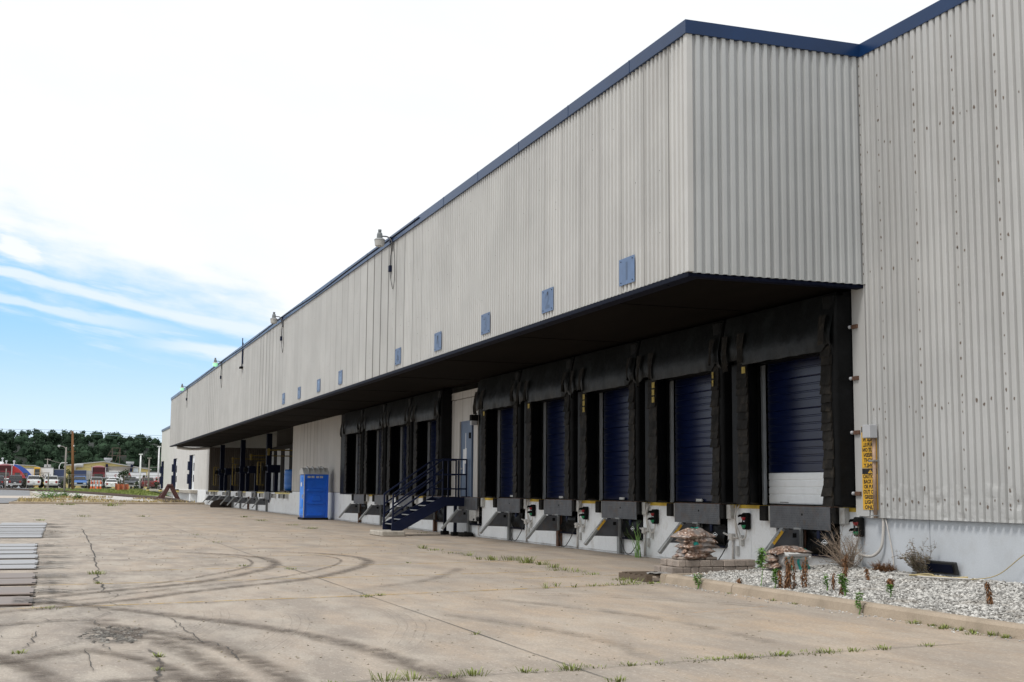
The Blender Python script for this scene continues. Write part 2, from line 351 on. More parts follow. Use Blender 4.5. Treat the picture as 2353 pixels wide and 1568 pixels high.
def mat_bag():
    m = bpy.data.materials.new('bag_of_bark'); t, N, L, b = nodes(m)
    geo = N.new('ShaderNodeNewGeometry'); v = N.new('ShaderNodeTexVoronoi'); v.inputs['Scale'].default_value = 30; L.new(geo.outputs['Position'], v.inputs[0])
    r = N.new('ShaderNodeValToRGB'); sp = N.new('ShaderNodeSeparateColor'); L.new(v.outputs['Color'], sp.inputs[0]); L.new(sp.outputs[0], r.inputs[0])
    e = r.color_ramp.elements; e[0].position = 0; e[0].color = (.07, .045, .035, 1); e[1].position = 1; e[1].color = (.60, .52, .46, 1)
    q = r.color_ramp.elements.new(.45); q.color = (.24, .15, .11, 1); q = r.color_ramp.elements.new(.75); q.color = (.36, .25, .19, 1)
    n = N.new('ShaderNodeTexNoise'); n.inputs['Scale'].default_value = 5; n.inputs['Detail'].default_value = 5; L.new(geo.outputs['Position'], n.inputs[0])
    # printed grey film on the upper face of each bag
    s = N.new('ShaderNodeSeparateXYZ'); L.new(geo.outputs['Normal'], s.inputs[0])
    rg = N.new('ShaderNodeMapRange'); L.new(n.outputs[0], rg.inputs[0]); rg.inputs[1].default_value = .48; rg.inputs[2].default_value = .62
    mx = N.new('ShaderNodeMix'); mx.data_type = 'RGBA'; L.new(rg.outputs[0], mx.inputs[0]); L.new(r.outputs[0], mx.inputs[6]); mx.inputs[7].default_value = (.21, .19, .18, 1)
    L.new(mx.outputs[2], b.inputs['Base Color']); b.inputs['Roughness'].default_value = .35
    return m
K['bag'] = mat_bag()
K['bag_film'] = M('grey_plastic_film', (.30, .29, .28), .35, var=.25, vs=7)

# ------------------------------------------------------------------ mesh helper
ORG = {}
class MB:
    def __init__(s): s.v = []; s.f = []; s.uv = {}
    def add(s, vs, fs):
        o = len(s.v); s.v += [tuple(x) for x in vs]; s.f += [tuple(o+i for i in f) for f in fs]; return s
    def box(s, x0, y0, z0, x1, y1, z1):
        return s.add([(x0, y0, z0), (x1, y0, z0), (x1, y1, z0), (x0, y1, z0), (x0, y0, z1), (x1, y0, z1), (x1, y1, z1), (x0, y1, z1)],
                     [(0, 3, 2, 1), (4, 5, 6, 7), (0, 1, 5, 4), (1, 2, 6, 5), (2, 3, 7, 6), (3, 0, 4, 7)])
    def bar(s, a, b, w, h, upv=(0, 0, 1)):
        a, b = Vector(a), Vector(b); d = (b-a).normalized(); u = Vector(upv); sd = d.cross(u)
        if sd.length < 1e-4: sd = d.cross(Vector((1, 0, 0)))
        sd.normalize(); u = sd.cross(d)
        P = []
        for q in (a, b):
            for i, j in ((-1, -1), (1, -1), (1, 1), (-1, 1)): P.append(q + sd*(w/2*i) + u*(h/2*j))
        return s.add(P, [(0, 3, 2, 1), (4, 5, 6, 7), (0, 1, 5, 4), (1, 2, 6, 5), (2, 3, 7, 6), (3, 0, 4, 7)])
    def quad(s, a, b, c, d): return s.add([a, b, c, d], [(0, 1, 2, 3)])
    def prism(s, poly, ax, a, b):
        """poly: 2d points in the two other axes (in xyz order), extruded along axis ax from a to b"""
        n = len(poly)
        def P(p, t):
            q = list(p); q.insert(ax, t); return tuple(q)
        vs = [P(p, a) for p in poly] + [P(p, b) for p in poly]
        return s.add(vs, [tuple(range(n)), tuple(range(2*n-1, n-1, -1))] + [(i, i+n, (i+1) % n+n, (i+1) % n) for i in range(n)])
    def tube(s, pts, r, n=8, caps=True):
        pts = [Vector(p) for p in pts]; rings = []; o = len(s.v)
        rs = r if isinstance(r, (list, tuple)) else [r]*len(pts)
        ref = None
        for i, p in enumerate(pts):
            d = (pts[min(i+1, len(pts)-1)] - pts[max(i-1, 0)])
            if d.length < 1e-9: d = Vector((0, 0, 1))
            d.normalize()
            if ref is None: ref = Vector((0, 0, 1)) if abs(d.z) < .9 else Vector((1, 0, 0))
            a = d.cross(ref)
            if a.length < 1e-4: a = d.cross(Vector((0, 1, .3)))
            a.normalize(); b = d.cross(a); ref = a.cross(d) * 1.0
            for k in range(n):
                t = 2*math.pi*k/n; s.v.append(tuple(p + (a*math.cos(t)+b*math.sin(t))*rs[i]))
        for i in range(len(pts)-1):
            for k in range(n):
                s.f.append((o+i*n+k, o+i*n+(k+1) % n, o+(i+1)*n+(k+1) % n, o+(i+1)*n+k))
        if caps:
            s.f.append(tuple(o+k for k in range(n-1, -1, -1))); s.f.append(tuple(o+(len(pts)-1)*n+k for k in range(n)))
        return s
    def lathe(s, prof, c, n=16, ax=2):
        o = len(s.v)
        for r, h in prof:
            for k in range(n):
                t = 2*math.pi*k/n; q = [r*math.cos(t), r*math.sin(t)]; q.insert(ax, h)
                s.v.append((c[0]+q[0], c[1]+q[1], c[2]+q[2]))
        for i in range(len(prof)-1):
            for k in range(n): s.f.append((o+i*n+k, o+i*n+(k+1) % n, o+(i+1)*n+(k+1) % n, o+(i+1)*n+k))
        s.f.append(tuple(o+k for k in range(n-1, -1, -1))); s.f.append(tuple(o+(len(prof)-1)*n+k for k in range(n)))
        return s
    def rock(s, c, r, flat=.7):
        o = [(1, 0, 0), (-1, 0, 0), (0, 1, 0), (0, -1, 0), (0, 0, 1), (0, 0, -1)]
        a = random.uniform(0, 6.28); ca, sa = math.cos(a), math.sin(a); V = []
        sc = (random.uniform(.7, 1.3), random.uniform(.7, 1.3), flat*random.uniform(.7, 1.2))
        for x, y, z in o:
            x, y, z = x*sc[0]+random.uniform(-.25, .25), y*sc[1]+random.uniform(-.25, .25), z*sc[2]+random.uniform(-.2, .2)
            V.append((c[0]+r*(x*ca-y*sa), c[1]+r*(x*sa+y*ca), c[2]+r*z))
        return s.add(V, [(0, 2, 4), (2, 1, 4), (1, 3, 4), (3, 0, 4), (2, 0, 5), (1, 2, 5), (3, 1, 5), (0, 3, 5)])
    def grid(s, P):
        """P: rows of points"""
        o = len(s.v); m = len(P[0])
        for r in P: s.v += [tuple(p) for p in r]
        for i in range(len(P)-1):
            for j in range(m-1): s.f.append((o+i*m+j, o+i*m+j+1, o+(i+1)*m+j+1, o+(i+1)*m+j))
        return s
    def ribbon(s, pts, wd, z=.004, jit=0., sub=1, wj=0.):
        P = smooth_line(pts, sub); o = len(s.v); n = len(P); tot = 0; ln = [0]
        for i in range(1, n): tot += (P[i]-P[i-1]).length; ln.append(tot)
        for i, p in enumerate(P):
            d = P[min(i+1, n-1)]-P[max(i-1, 0)]; d.normalize(); nn = Vector((-d.y, d.x))
            ww = wd*(1+random.uniform(-wj, wj)); p = p + nn*random.uniform(-jit, jit)
            for k, sg in ((0, -.5), (1, .5)):
                s.v.append((p.x+nn.x*ww*sg, p.y+nn.y*ww*sg, z)); s.uv[len(s.v)-1] = (k, ln[i]/max(tot, 1e-6))
        for i in range(n-1): s.f.append((o+2*i, o+2*i+1, o+2*i+3, o+2*i+2))
        return s
    def build(s, name, mat, parent=None, smooth=False, bevel=0., kind=None, local=False, recalc=True, seg=1):
        me = bpy.data.meshes.new(name); off = ORG.get(parent.name if parent else None, (0, 0, 0)) if not local else (0, 0, 0)
        V = [(x-off[0], y-off[1], z-off[2]) for x, y, z in s.v] if any(off) else s.v
        me.from_pydata(V, [], s.f)
        if recalc or bevel:
            bm = bmesh.new(); bm.from_mesh(me)
            if recalc: bmesh.ops.recalc_face_normals(bm, faces=bm.faces)
            if bevel: bmesh.ops.bevel(bm, geom=[e for e in bm.edges if len(e.link_faces) == 2 and e.calc_face_angle(0) > .5], offset=bevel, segments=seg, affect='EDGES', profile=.5)
            bm.to_mesh(me); bm.free()
        if s.uv and not bevel:
            ul = me.uv_layers.new(name='UVMap')
            for lp in me.loops: ul.data[lp.index].uv = s.uv.get(lp.vertex_index, (0, 0))
        if smooth: me.polygons.foreach_set('use_smooth', [True]*len(me.polygons))
        me.materials.append(mat)
        o = bpy.data.objects.new(name, me); COL.objects.link(o)
        if parent: o.parent = parent; ORG[o.name] = off
        if kind: o['kind'] = kind
        return o
def smooth_line(pts, sub):
    P = [Vector(p[:2]) for p in pts]
    if sub <= 1: return P
    out = []
    for i in range(len(P)-1):
        a, b, c, d = P[max(i-1, 0)], P[i], P[i+1], P[min(i+2, len(P)-1)]
        for k in range(sub):
            t = k/sub
            out.append(.5*((2*b)+(c-a)*t+(2*a-5*b+4*c-d)*t*t+(3*b-a-3*c+d)*t**3))
    out.append(P[-1]); return out
def curve3(pts, sub=6):
    P = [Vector(p) for p in pts]; out = []
    for i in range(len(P)-1):
        a, b, c, d = P[max(i-1, 0)], P[i], P[i+1], P[min(i+2, len(P)-1)]
        for k in range(sub):
            t = k/sub; out.append(.5*((2*b)+(c-a)*t+(2*a-5*b+4*c-d)*t*t+(3*b-a-3*c+d)*t**3))
    out.append(P[-1]); return out
def text_mb(mb, txt, origin, ux, uy, size, align='CENTER', sx=1., bold=0.):
    """flat lettering: origin is the middle of the baseline, ux/uy the reading and up directions"""
    cu = bpy.data.curves.new('txt', 'FONT'); cu.body = txt; cu.size = size; cu.align_x = align; cu.resolution_u = 2; cu.offset = bold
    o = bpy.data.objects.new('txt', cu); COL.objects.link(o)
    dg = bpy.context.evaluated_depsgraph_get(); me = o.evaluated_get(dg).to_mesh()
    og, ux, uy = Vector(origin), Vector(ux), Vector(uy)
    mb.add([og + ux*(v.co.x*sx) + uy*v.co.y for v in me.vertices], [tuple(p.vertices) for p in me.polygons])
    o.evaluated_get(dg).to_mesh_clear(); bpy.data.objects.remove(o); bpy.data.curves.remove(cu)
    return mb
def thing(name, loc, label, cat, group=None, rotz=0.):
    o = bpy.data.objects.new(name, None); COL.objects.link(o); o.location = loc; o.rotation_euler = (0, 0, rotz)
    o.empty_display_size = .2; o['label'] = label; o['category'] = cat
    if group: o['group'] = group
    ORG[o.name] = tuple(loc); return o
def tag(o, label, cat, group=None):
    o['label'] = label; o['category'] = cat
    if group: o['group'] = group
    return o
def dup(root, loc, label, rotz=None, group=None):
    r = root.copy(); COL.objects.link(r); r.location = loc; r['label'] = label
    if group: r['group'] = group
    if rotz is not None: r.rotation_euler = (0, 0, rotz)
    ORG[r.name] = tuple(loc)
    for ch in list(root.children):
        c = ch.copy(); COL.objects.link(c); c.parent = r
        for g in list(ch.children):
            d = g.copy(); COL.objects.link(d); d.parent = c
    return r

W, XC, Y0, YE = 13.434, 9.922, 19.1, 120.0          # dock wall, canopy face, canopy ends
ZB, ZT, ZC = 5.235, 9.584, 9.347                    # canopy bottom, roof edge, top of cladding
ZD = 1.30                                           # dock floor
BAY = [21.19+4.115*k for k in range(10)]
ROW1, ROW2 = [0, 1, 2, 3, 4], [6, 7, 8, 9]
def terr(y): return 0.05 + max(0., min(1., (y-124)/81.))*1.15
NTH = ['nearest', 'second', 'third', 'fourth', 'fifth', 'sixth', 'seventh', 'eighth']

# ================================================================== SETTING: ground
MB().quad((-80, -40, 0), (W+.3, -40, 0), (W+.3, 121.3, 0), (-80, 121.3, 0)).build('concrete_yard', K['yard'], kind='structure')
g = MB(); ys = [121.3, 122.5, 124] + [124+4.05*i for i in range(1, 21)] + [230, 300, 420, 600, 1000, 3000]
g.grid([[(x, y, terr(y)-.02 - (.03 if y < 122 else 0)) for x in (-1500, -200, -80, -30, -10, 0, 6, 13.2, 20, 60, 300, 1500)] for y in ys]).build('terrain', K['dirt'], kind='structure')
MB().quad((-2500, -2500, -.12), (2500, -2500, -.12), (2500, 3500, -.12), (-2500, 3500, -.12)).build('ground', K['dirt'], kind='structure')
def sheet(name, poly_rows, mat, dz):
    mb = MB(); mb.grid([[(x0+(x1-x0)*k/4, y, terr(y)+dz) for k in range(5)] for y, x0, x1 in poly_rows]); return mb.build(name, mat, kind='structure')
def rows(pts):
    """pts: (y, xleft, xright) resampled every 2 m"""
    out = []
    for (y0, a0, b0), (y1, a1, b1) in zip(pts, pts[1:]):
        n = max(1, int((y1-y0)/2))
        for k in range(n): t = k/n; out.append((y0+(y1-y0)*t, a0+(a1-a0)*t, b0+(b1-b0)*t))
    out.append(pts[-1]); return out
sheet('pale_gravel_track', rows([(128, 9.2, 13.3), (140, 5.5, 13.2), (150, 2, 12.8), (160, -.5, 11.5), (170, -2, 8), (180, -2.6, 4)]), K['far_grav'], .0)
sheet('lawn', rows([(156, 11.5, 13.3), (164, 8.2, 13.3), (172, 4.2, 13.3), (180, .2, 13.4), (186, -1.2, 14), (194, -2.2, 22), (203.5, -3.2, 32)]), K['lawn'], .015)
sheet('asphalt_drive', rows([(121.4, -30, -3.4), (128, -30, -3.4), (140, -30, -2.6), (156, -30, -2.2), (180, -30, -2.6), (204, -30, -3.2)]), K['asphalt'], .02)
sheet('concrete_apron', rows([(141, -30, -.6), (152, -30, -.2)]), K['apron'], .03)
sheet('asphalt_parking', rows([(203.5, -70, 80), (262, -70, 80)]), K['asphalt'], .01)
# far kerb along the end of the yard
MB().prism([(121.0, 0), (121.0, .15), (121.05, .19), (121.3, .19), (121.3, 0)], 0, -3.4, 13.3).build('yard_end_kerb', K['kerb'], kind='structure')
# island kerb and gravel bed by the corner of the building
kp = [(9.98, 0.0), (10.0, .11), (10.03, .145), (10.14, .15), (10.18, .14), (10.18, 0)]
kb = MB(); ky = [-12, -5, 2, 5, 8, 11.0, 11.02, 14.45, 14.47, 17.9, 17.92, 20.2]
for a, b in zip(ky, ky[1:]):
    if b-a > .1: kb.prism([(x+random.uniform(-.004, .004), z) for x, z in kp], 1, a, b)
kb.prism([(20.2, 0), (20.2, .145), (20.22, .15), (20.36, .15), (20.4, .11), (20.42, 0)], 0, 9.99, 11.9)
kb.build('island_kerb', K['kerb'], kind='structure', recalc=True)
def bedz(x, y):
    t = max(0, min(1, (x-10.15)/3.2)); return .11+.15*t+.02*mn.noise(Vector((x*1.3, y*1.3, 2)))
gb = MB(); gb.grid([[(10.17+(W-.0-10.17)*i/14, -12+32.2*j/90, bedz(10.17+(W-10.17)*i/14, -12+32.2*j/90)) for i in range(15)] for j in range(91)])
gb.build('gravel_bed', K['gravel_base'], kind='structure', smooth=True)
st = MB()
for i in range(29000):
    y = 9.5+10.9*random.random(); x = 10.2+3.2*random.random()
    if y < 14 and x < 10.2+(14-y)*.15: pass
    r = random.choice((.008, .010, .012, .015, .018, .022, .028)) * random.uniform(.8, 1.25)
    st.rock((x, y, bedz(x, y)+r*.3), r)
for i in range(260):
    x = 9.97-abs(random.gauss(0, .12)); y = random.uniform(10, 20); r = random.uniform(.006, .018); st.rock((x, y, r*.4), r)
st.build('gravel', K['stone'], kind='stuff', recalc=False)
# loose grit and chips on the yard
ch = MB()
for i in range(900):
    y = 9.5+38*random.random()**1.7; x = random.uniform(-.5, 9.7)*(1 if y > 14 else .8)
    r = random.uniform(.004, .013)*(1+y/40); ch.rock((x, y, r*.3), r, .6)
ch.build('loose_grit', K['dirt'], kind='stuff', recalc=False)
# pothole rubble
ph = MB()
for i in range(230):
    a = random.uniform(0, 6.28); q = random.random()**.8
    x = .70+.34*q*math.cos(a)+.06*math.sin(3*a); y = 14.55+.85*q*math.sin(a); r = random.uniform(.008, .035)
    ph.rock((x, y, r*.15), r, .5)
ph.build('pothole_rubble', M('broken_concrete', (.17, .16, .145), .95, var=.3, island=.6), kind='stuff', recalc=False)
MB().grid([[(.72+.43*q*math.cos(a)*(1+.15*math.sin(3*a)), 14.55+1.05*q*math.sin(a)*(1+.12*math.sin(4*a)), .0045) for a in [2*math.pi*k/36 for k in range(37)]] for q in (.02, .4, .75, 1)]).build('pothole', mat_ribbon('pothole_dark', (.115, .108, .10), .9, 3.6, .49, thr=(.43, .52)), kind='structure')
po = bpy.data.objects['pothole']; uvl = po.data.uv_layers.new(name='UVMap')
for lp in po.data.loops:
    q = (0, .33, .66, 1.)[lp.vertex_index//37]; uvl.data[lp.index].uv = (.5+.5*q, .5)

# ------------------------------------------------------------------ worn marks on the yard (thin sheets in layers 1 mm apart)
def marks(name, mat, items, z):
    mb = MB()
    for i, (pts, wd, jit, sub, wj) in enumerate(items): mb.ribbon(pts, wd, z+.0006*i, jit, sub, wj)
    return mb.build(name, mat, kind='structure', recalc=False)
def jag(pts, n, amp):
    out = []
    for a, b in zip(pts, pts[1:]):
        for k in range(n): t = k/n; out.append((a[0]+(b[0]-a[0])*t+random.uniform(-amp, amp), a[1]+(b[1]-a[1])*t+random.uniform(-amp, amp)*1.5))
    out.append(pts[-1]); return out
cr = [[(1.09, 52.86), (1.15, 48.71), (1.11, 43.58), (1.09, 38.21), (1.05, 35.31), (1.02, 32.82), (1.0, 30.66), (0.92, 29.45), (0.94, 28.11), (0.9, 25.96), (0.88, 24.59), (0.78, 23.09), (0.8, 22.25), (0.86, 21.84), (0.81, 20.53), (0.9, 20.06), (1.0, 19.93), (0.89, 19.23), (0.78, 18.68), (0.54, 18.19), (0.36, 17.89)],
      [(0.78, 18.68), (0.88, 18.19), (1.03, 17.98), (1.28, 17.79)], [(-0.25, 34.24), (0.29, 34.46), (1.0, 34.02), (1.43, 34.27)],
      [(0.93, 13.27), (0.99, 12.79), (1.0, 12.27), (0.95, 11.66), (0.89, 11.04), (.85, 10)],
      [(-0.06, 15.15), (-0.12, 14.06), (-0.2, 13.5)], [(0.39, 13.33), (0.41, 12.53), (0.4, 11.67)],
      [(1.04, 16.82), (1.23, 16.86), (1.36, 16.49), (1.44, 15.91), (1.47, 15.45), (1.48, 14.63), (1.5, 13.7), (1.59, 13.45), (1.7, 13.2), (1.69, 12.69), (1.69, 12.21), (1.68, 11.81)],
      [(-2.2, 30.5), (-1.2, 30.9), (-.3, 30.7)], [(.3, 13.9), (-.1, 13.2), (-.5, 12.7)], [(1.02, 14.6), (1.3, 14.9), (1.44, 15.4)], [(1.05, 14.4), (1.3, 14.1), (1.55, 13.6), (1.9, 13.4)], [(.36, 14.3), (.1, 14.7), (-.3, 14.5), (-.6, 14.8)], [(.6, 15.4), (.5, 16.2), (.75, 17), (.6, 17.9)], [(.5, 13.75), (.62, 13.2), (.93, 12.9)], [(-.4, 17.2), (.0, 16.4), (.3, 15.4)]]
marks('pavement_cracks', K['crack'], [(jag(c, 4, .025), (.034, .016, .022, .036, .016, .013, .018, .014, .012, .016, .016, .016, .014, .018, .012)[i], .016, 1, .5) for i, c in enumerate(cr)], .0085)
# slab joints
jt = [[(4.5, -5), (4.46, 12), (4.5, 32), (4.66, 70), (4.8, 121)], [(9.5, 20.5), (9.4, 33), (9.5, 60), (9.6, 121)], [(1.3, 10.35), (2.54, 10.56), (4.23, 10.67), (5.36, 10.89), (9.97, 11.5)], [(-.7, 17.6), (1.2, 18.0), (4.4, 18.75), (9.9, 20.1)]]
marks('slab_joints', K['joint'], [(jag(c, 14, .006), .018, .004, 1, .6) for c in jt], .0065)
marks('worn_yellow_lines', K['yline'], [(c, .075, 0, 2, .1) for c in ([(-1.2, 17.85), (0.36, 18.05), (2.71, 18.55), (4.31, 18.85), (6.49, 19.4), (9.84, 20.2)], [(-.7, 21.95), (3.12, 22.5), (4.53, 22.75), (6.46, 23.05), (9.88, 23.7)], [(.5, 25.2), (6.43, 26.41), (8.96, 26.91), (12.55, 27.71)], [(1.5, 29.4), (8.24, 31.07), (11.61, 31.9), (12.9, 32.2)], [(4, 34.4), (9, 35.5), (12.9, 36.3)], [(2.5, 38.2), (12.9, 40.4)], [(7.65, 21.6), (10.2, 22.3)])], .0045)
off = lambda pts, dx, dy: [(x+dx, y+dy) for x, y in pts]
T1a = [(-.6, 19.6), (0.35, 18.36), (1.24, 16.94), (1.64, 16.25), (2.12, 15.35), (2.54, 14.34), (2.86, 13.21), (3.04, 12.3), (3.13, 11.25), (3.2, 10.51), (3.2, 8.5)]
T1b = [(.3, 16.3), (1.09, 14.8), (1.41, 13.96), (1.68, 12.99), (1.83, 11.89), (1.89, 11.24), (1.9, 10.69), (1.85, 9)]
T2 = [(.3, 15.6), (1.05, 14.1), (1.24, 13.21), (1.36, 12.28), (1.42, 11.6), (1.45, 10.85), (1.4, 9)]
arcA = [(-1.5, 16.6), (1.02, 18.83), (1.84, 19.9), (3.09, 21.26), (3.79, 21.93), (4.64, 23.12), (5.5, 24.78), (6.21, 26.45), (6.63, 28.1), (6.61, 29.65), (6.21, 30.99), (5.51, 32.01), (4.75, 32.8)]
arcB = [(-1.2, 18.3), (1.11, 20.78), (2.32, 22.06), (3.54, 24.38), (4.08, 25.66), (4.46, 27.14), (4.58, 28.87), (4.36, 30.08), (3.71, 31.45), (2.5, 33)]
tr = [(4.54, 17.09), (4.28, 15.55), (4.06, 14.39), (3.82, 13.54), (3.49, 12.59), (3.18, 11.87)]
tr = [(4.2, 17.6), (4.36, 16.7), (4.30, 15.6), (4.12, 14.5), (3.85, 13.6), (3.5, 12.6), (3.1, 11.9)]
t2 = [(3.02, 16.21), (2.95, 15.43), (2.79, 14.6), (2.56, 13.76), (2.08, 12.38)]
it = [(T1a, .46, 0, 5, .05), (T1b, .42, 0, 5, .05), (T2, .46, 0, 5, .05), (arcA, .42, 0, 5, .05), (off(arcA, -.55, .25), .12, 0, 5, .1), (arcB, .40, 0, 5, .05), (off(arcB, -.45, .2), .12, 0, 5, .1),
      ([(-1.2, 11.4), (-.2, 12.6), (.35, 13.4)], .6, 0, 4, .1), ([(.2, 13.6), (.62, 12.9), (.95, 12.1), (1.1, 11.2), (1.12, 10.2), (1.1, 9)], .34, 0, 4, .1), ([(-1.6, 14.4), (-.7, 13.6), (-.2, 12.4), (.1, 11.0), (.15, 9.4)], .42, 0, 4, .1), ([(-.6, 10.2), (.2, 10.9), (1.0, 11.1), (1.7, 10.6)], .4, 0, 4, .1), ([(-1, 15.4), (.1, 16.2), (.9, 16.0)], .3, 0, 4, .1)]
marks('tyre_marks', K['tyremark'], it, .0105)
fa = [([(0.9, 33.2), (4.79, 33.6), (6.33, 34.03), (7.87, 34.42), (8.83, 34.26)], .35, 0, 4, .1), ([(4.77, 20.27), (5.8, 21.24), (6.85, 22.87), (8.01, 25.44)], .35, 0, 4, .1), ([(4.6, 16.12), (4.99, 14.96), (5.39, 13.62), (5.5, 12.36), (5.33, 10.97)], .35, 0, 4, .1),
      ([(5.6, 18.5), (6.6, 16.5), (7.2, 14.0), (7.1, 11.5)], .3, 0, 4, .1), ([(-2, 39), (4, 41.5), (9, 40.5)], .5, 0, 4, .1), ([(-2, 46), (4, 47.5), (9, 46.3)], .6, 0, 4, .1), ([(0, 56), (6, 57), (11, 55)], .6, 0, 4, .1), ([(-1, 63), (6, 66), (11, 62)], .7, 0, 4, .1), ([(1, 74), (8, 77), (12, 73)], .7, 0, 4, .1), ([(0, 92), (7, 95), (12, 90)], 1, 0, 4, .1), ([(-1, 28), (3, 29.5), (5.5, 29.9)], .3, 0, 4, .1), ([(-1, 23.9), (2, 25.5), (4.3, 28.3)], .3, 0, 4, .1), ([(6.5, 18.6), (8, 17.6), (9.4, 15.5)], .25, 0, 4, .1)]
for dx in (0, .1, .2, .3): fa += [(off(tr, -dx, dx*.3), .022, 0, 5, .2), (off(t2, -dx, dx*.2), .02, 0, 5, .2), (off(t2, -.85-dx, .6), .02, 0, 5, .2)]
marks('faint_tyre_marks', K['tyrefaint'], fa, .018)
so = []
for ya, yb, ln in ((58, 54.8, .5), (53.6, 51.6, .3), (49, 47.7, .35), (46.8, 45.6, .3), (44.8, 43.9, .25), (43.2, 41.8, .3), (36.9, 35.6, .35), (33.1, 31.9, .3), (31.2, 29.8, .35), (29, 27.5, .5), (27.1, 26, .8), (24.6, 23.4, .75), (23.1, 22.0, .45), (21.2, 19.9, .42), (19.4, 18.2, .5)):
    so.append(([(-.45, (ya+yb)/2), (-.2, (ya+yb)/2), (.05, (ya+yb)/2), (ln*.8-.2, (ya+yb)/2+.1)], (ya-yb)*1.0, 0, 2, .2))
marks('plate_stains', K['stain_mark'], so, .030)
marks('wall_foot_dirt', K['foot_dirt'], [(jag([(13.39, 20.6), (13.40, 40), (13.40, 63), (13.40, 90), (13.40, 120)], 30, .012), .12, .01, 1, .5)], .050)
marks('rust_run_mark', K['orange_mark'], [([(7.4, 14.7), (8.37, 15.1), (9.18, 15.43), (9.4, 15.5)], .06, 0, 3, .3)], .042)

# ================================================================== WAREHOUSE
wh = thing('warehouse', (W, 60, 0), 'long pale ribbed steel warehouse with a row of loading docks under a deep canopy', 'warehouse')
PITCH = .1655
P_FR = [(0, 0), (.50, 0), (.58, 1), (.93, 1)]
P_RT = [(0, 0), (.40, 0), (.50, 1), (.90, 1)]
P_SD = [(0, 0), (.18, 0), (.28, .88), (.38, 1), (.80, 1), (.90, .88)]
def ribs(ax, a0, a1, zs, plane, out, prof, depth=.036, pitch=PITCH, dent=None):
    A = []; n = int(math.ceil((a1-a0)/pitch))
    for i in range(n):
        for t, d in prof:
            a = a0+(i+t)*pitch
            if a > a1: break
            A.append((a, d))
    A.append((a1, A[-1][1])); R = []
    for zi, z in enumerate(zs):
        row = []
        for a, d in A:
            q = plane+out*d*depth
            if dent: q += out*dent(a, z, d)
            row.append((a, q, z) if ax == 0 else (q, a, z))
        R.append(row)
    return MB().grid(R)
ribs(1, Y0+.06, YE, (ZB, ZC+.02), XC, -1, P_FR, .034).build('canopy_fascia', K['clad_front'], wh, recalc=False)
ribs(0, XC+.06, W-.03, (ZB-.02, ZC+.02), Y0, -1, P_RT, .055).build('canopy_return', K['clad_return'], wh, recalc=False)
def dent(a, z, d):
    if z > 1.75 or z < 1.16: return 0
    return -.03*max(0, mn.noise(Vector((a*4.1, z*5, 1.7))))-.012*max(0, mn.noise(Vector((a*9, z*9, 7))))
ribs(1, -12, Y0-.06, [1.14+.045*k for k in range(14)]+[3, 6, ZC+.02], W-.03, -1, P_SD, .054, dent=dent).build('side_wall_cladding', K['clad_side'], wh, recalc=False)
# corner flashings
MB().box(XC-.045, Y0-.05, ZB-.01, XC+.07, Y0+.07, ZC+.01).build('corner_flashing', K['clad_front'], wh, bevel=.006)
MB().box(W-.10, Y0-.075, ZB-.02, W-.0, Y0-.0, ZC).box(W-.085, Y0-.03, 1.16, W, Y0+.36, ZB-.03).build('inner_corner_flashing', K['clad_side'], wh)
# roof edge trim
tm = MB(); tm.box(XC-.075, Y0-.08, ZC, XC+.10, YE+.03, ZT).box(XC+.10, Y0-.08, ZC, W-.10, Y0+.10, ZT).box(W-.10, -12, ZC, W+.1, Y0+.09, ZT)
for k in range(34):
    y = Y0+2.2+3.05*k
    if y < YE: tm.box(XC-.080, y, ZC-.003, XC-.06, y+.035, ZT+.004)
for y in (16.0, 12.9, 9.8): tm.box(W-.105, y, ZC-.003, W-.08, y+.035, ZT+.004)
tm.build('roof_trim', K['navy_trim'], wh)
nl = MB()
for k in range(60):
    y = Y0+random.uniform(0, 60); nl.rock((XC+.02, y, ZT+.01), random.uniform(.008, .02))
for k in range(16): nl.rock((random.uniform(XC+.2, W-1.2), Y0+.02, ZT+.01), random.uniform(.008, .02))
nl.build('roof_edge_debris', K['dirt'], wh, recalc=False)['kind'] = 'stuff'
# roof deck, far and end walls
MB().box(XC+.05, Y0+.02, ZT-.14, 46, YE-.02, ZT-.05).box(W+.02, -12, ZT-.14, 46, Y0, ZT-.05).build('roof', K['roof_grey'], wh)
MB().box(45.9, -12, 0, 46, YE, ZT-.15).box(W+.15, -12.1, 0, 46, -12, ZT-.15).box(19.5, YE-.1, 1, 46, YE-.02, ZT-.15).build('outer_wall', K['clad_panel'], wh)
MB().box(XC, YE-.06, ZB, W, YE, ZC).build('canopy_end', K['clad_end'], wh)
# soffit and the channel along its front edge
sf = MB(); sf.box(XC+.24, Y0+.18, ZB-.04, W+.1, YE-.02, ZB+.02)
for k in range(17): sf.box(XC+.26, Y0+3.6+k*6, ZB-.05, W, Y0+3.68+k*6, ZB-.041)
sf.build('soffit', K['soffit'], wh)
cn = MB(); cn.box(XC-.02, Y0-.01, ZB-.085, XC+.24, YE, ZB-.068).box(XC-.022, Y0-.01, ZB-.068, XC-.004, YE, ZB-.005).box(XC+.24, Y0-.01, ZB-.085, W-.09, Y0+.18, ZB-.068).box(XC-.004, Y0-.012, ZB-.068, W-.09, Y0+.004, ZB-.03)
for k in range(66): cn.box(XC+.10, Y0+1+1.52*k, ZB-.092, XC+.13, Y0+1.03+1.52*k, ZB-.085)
cn.build('edge_channel', K['navy'], wh)
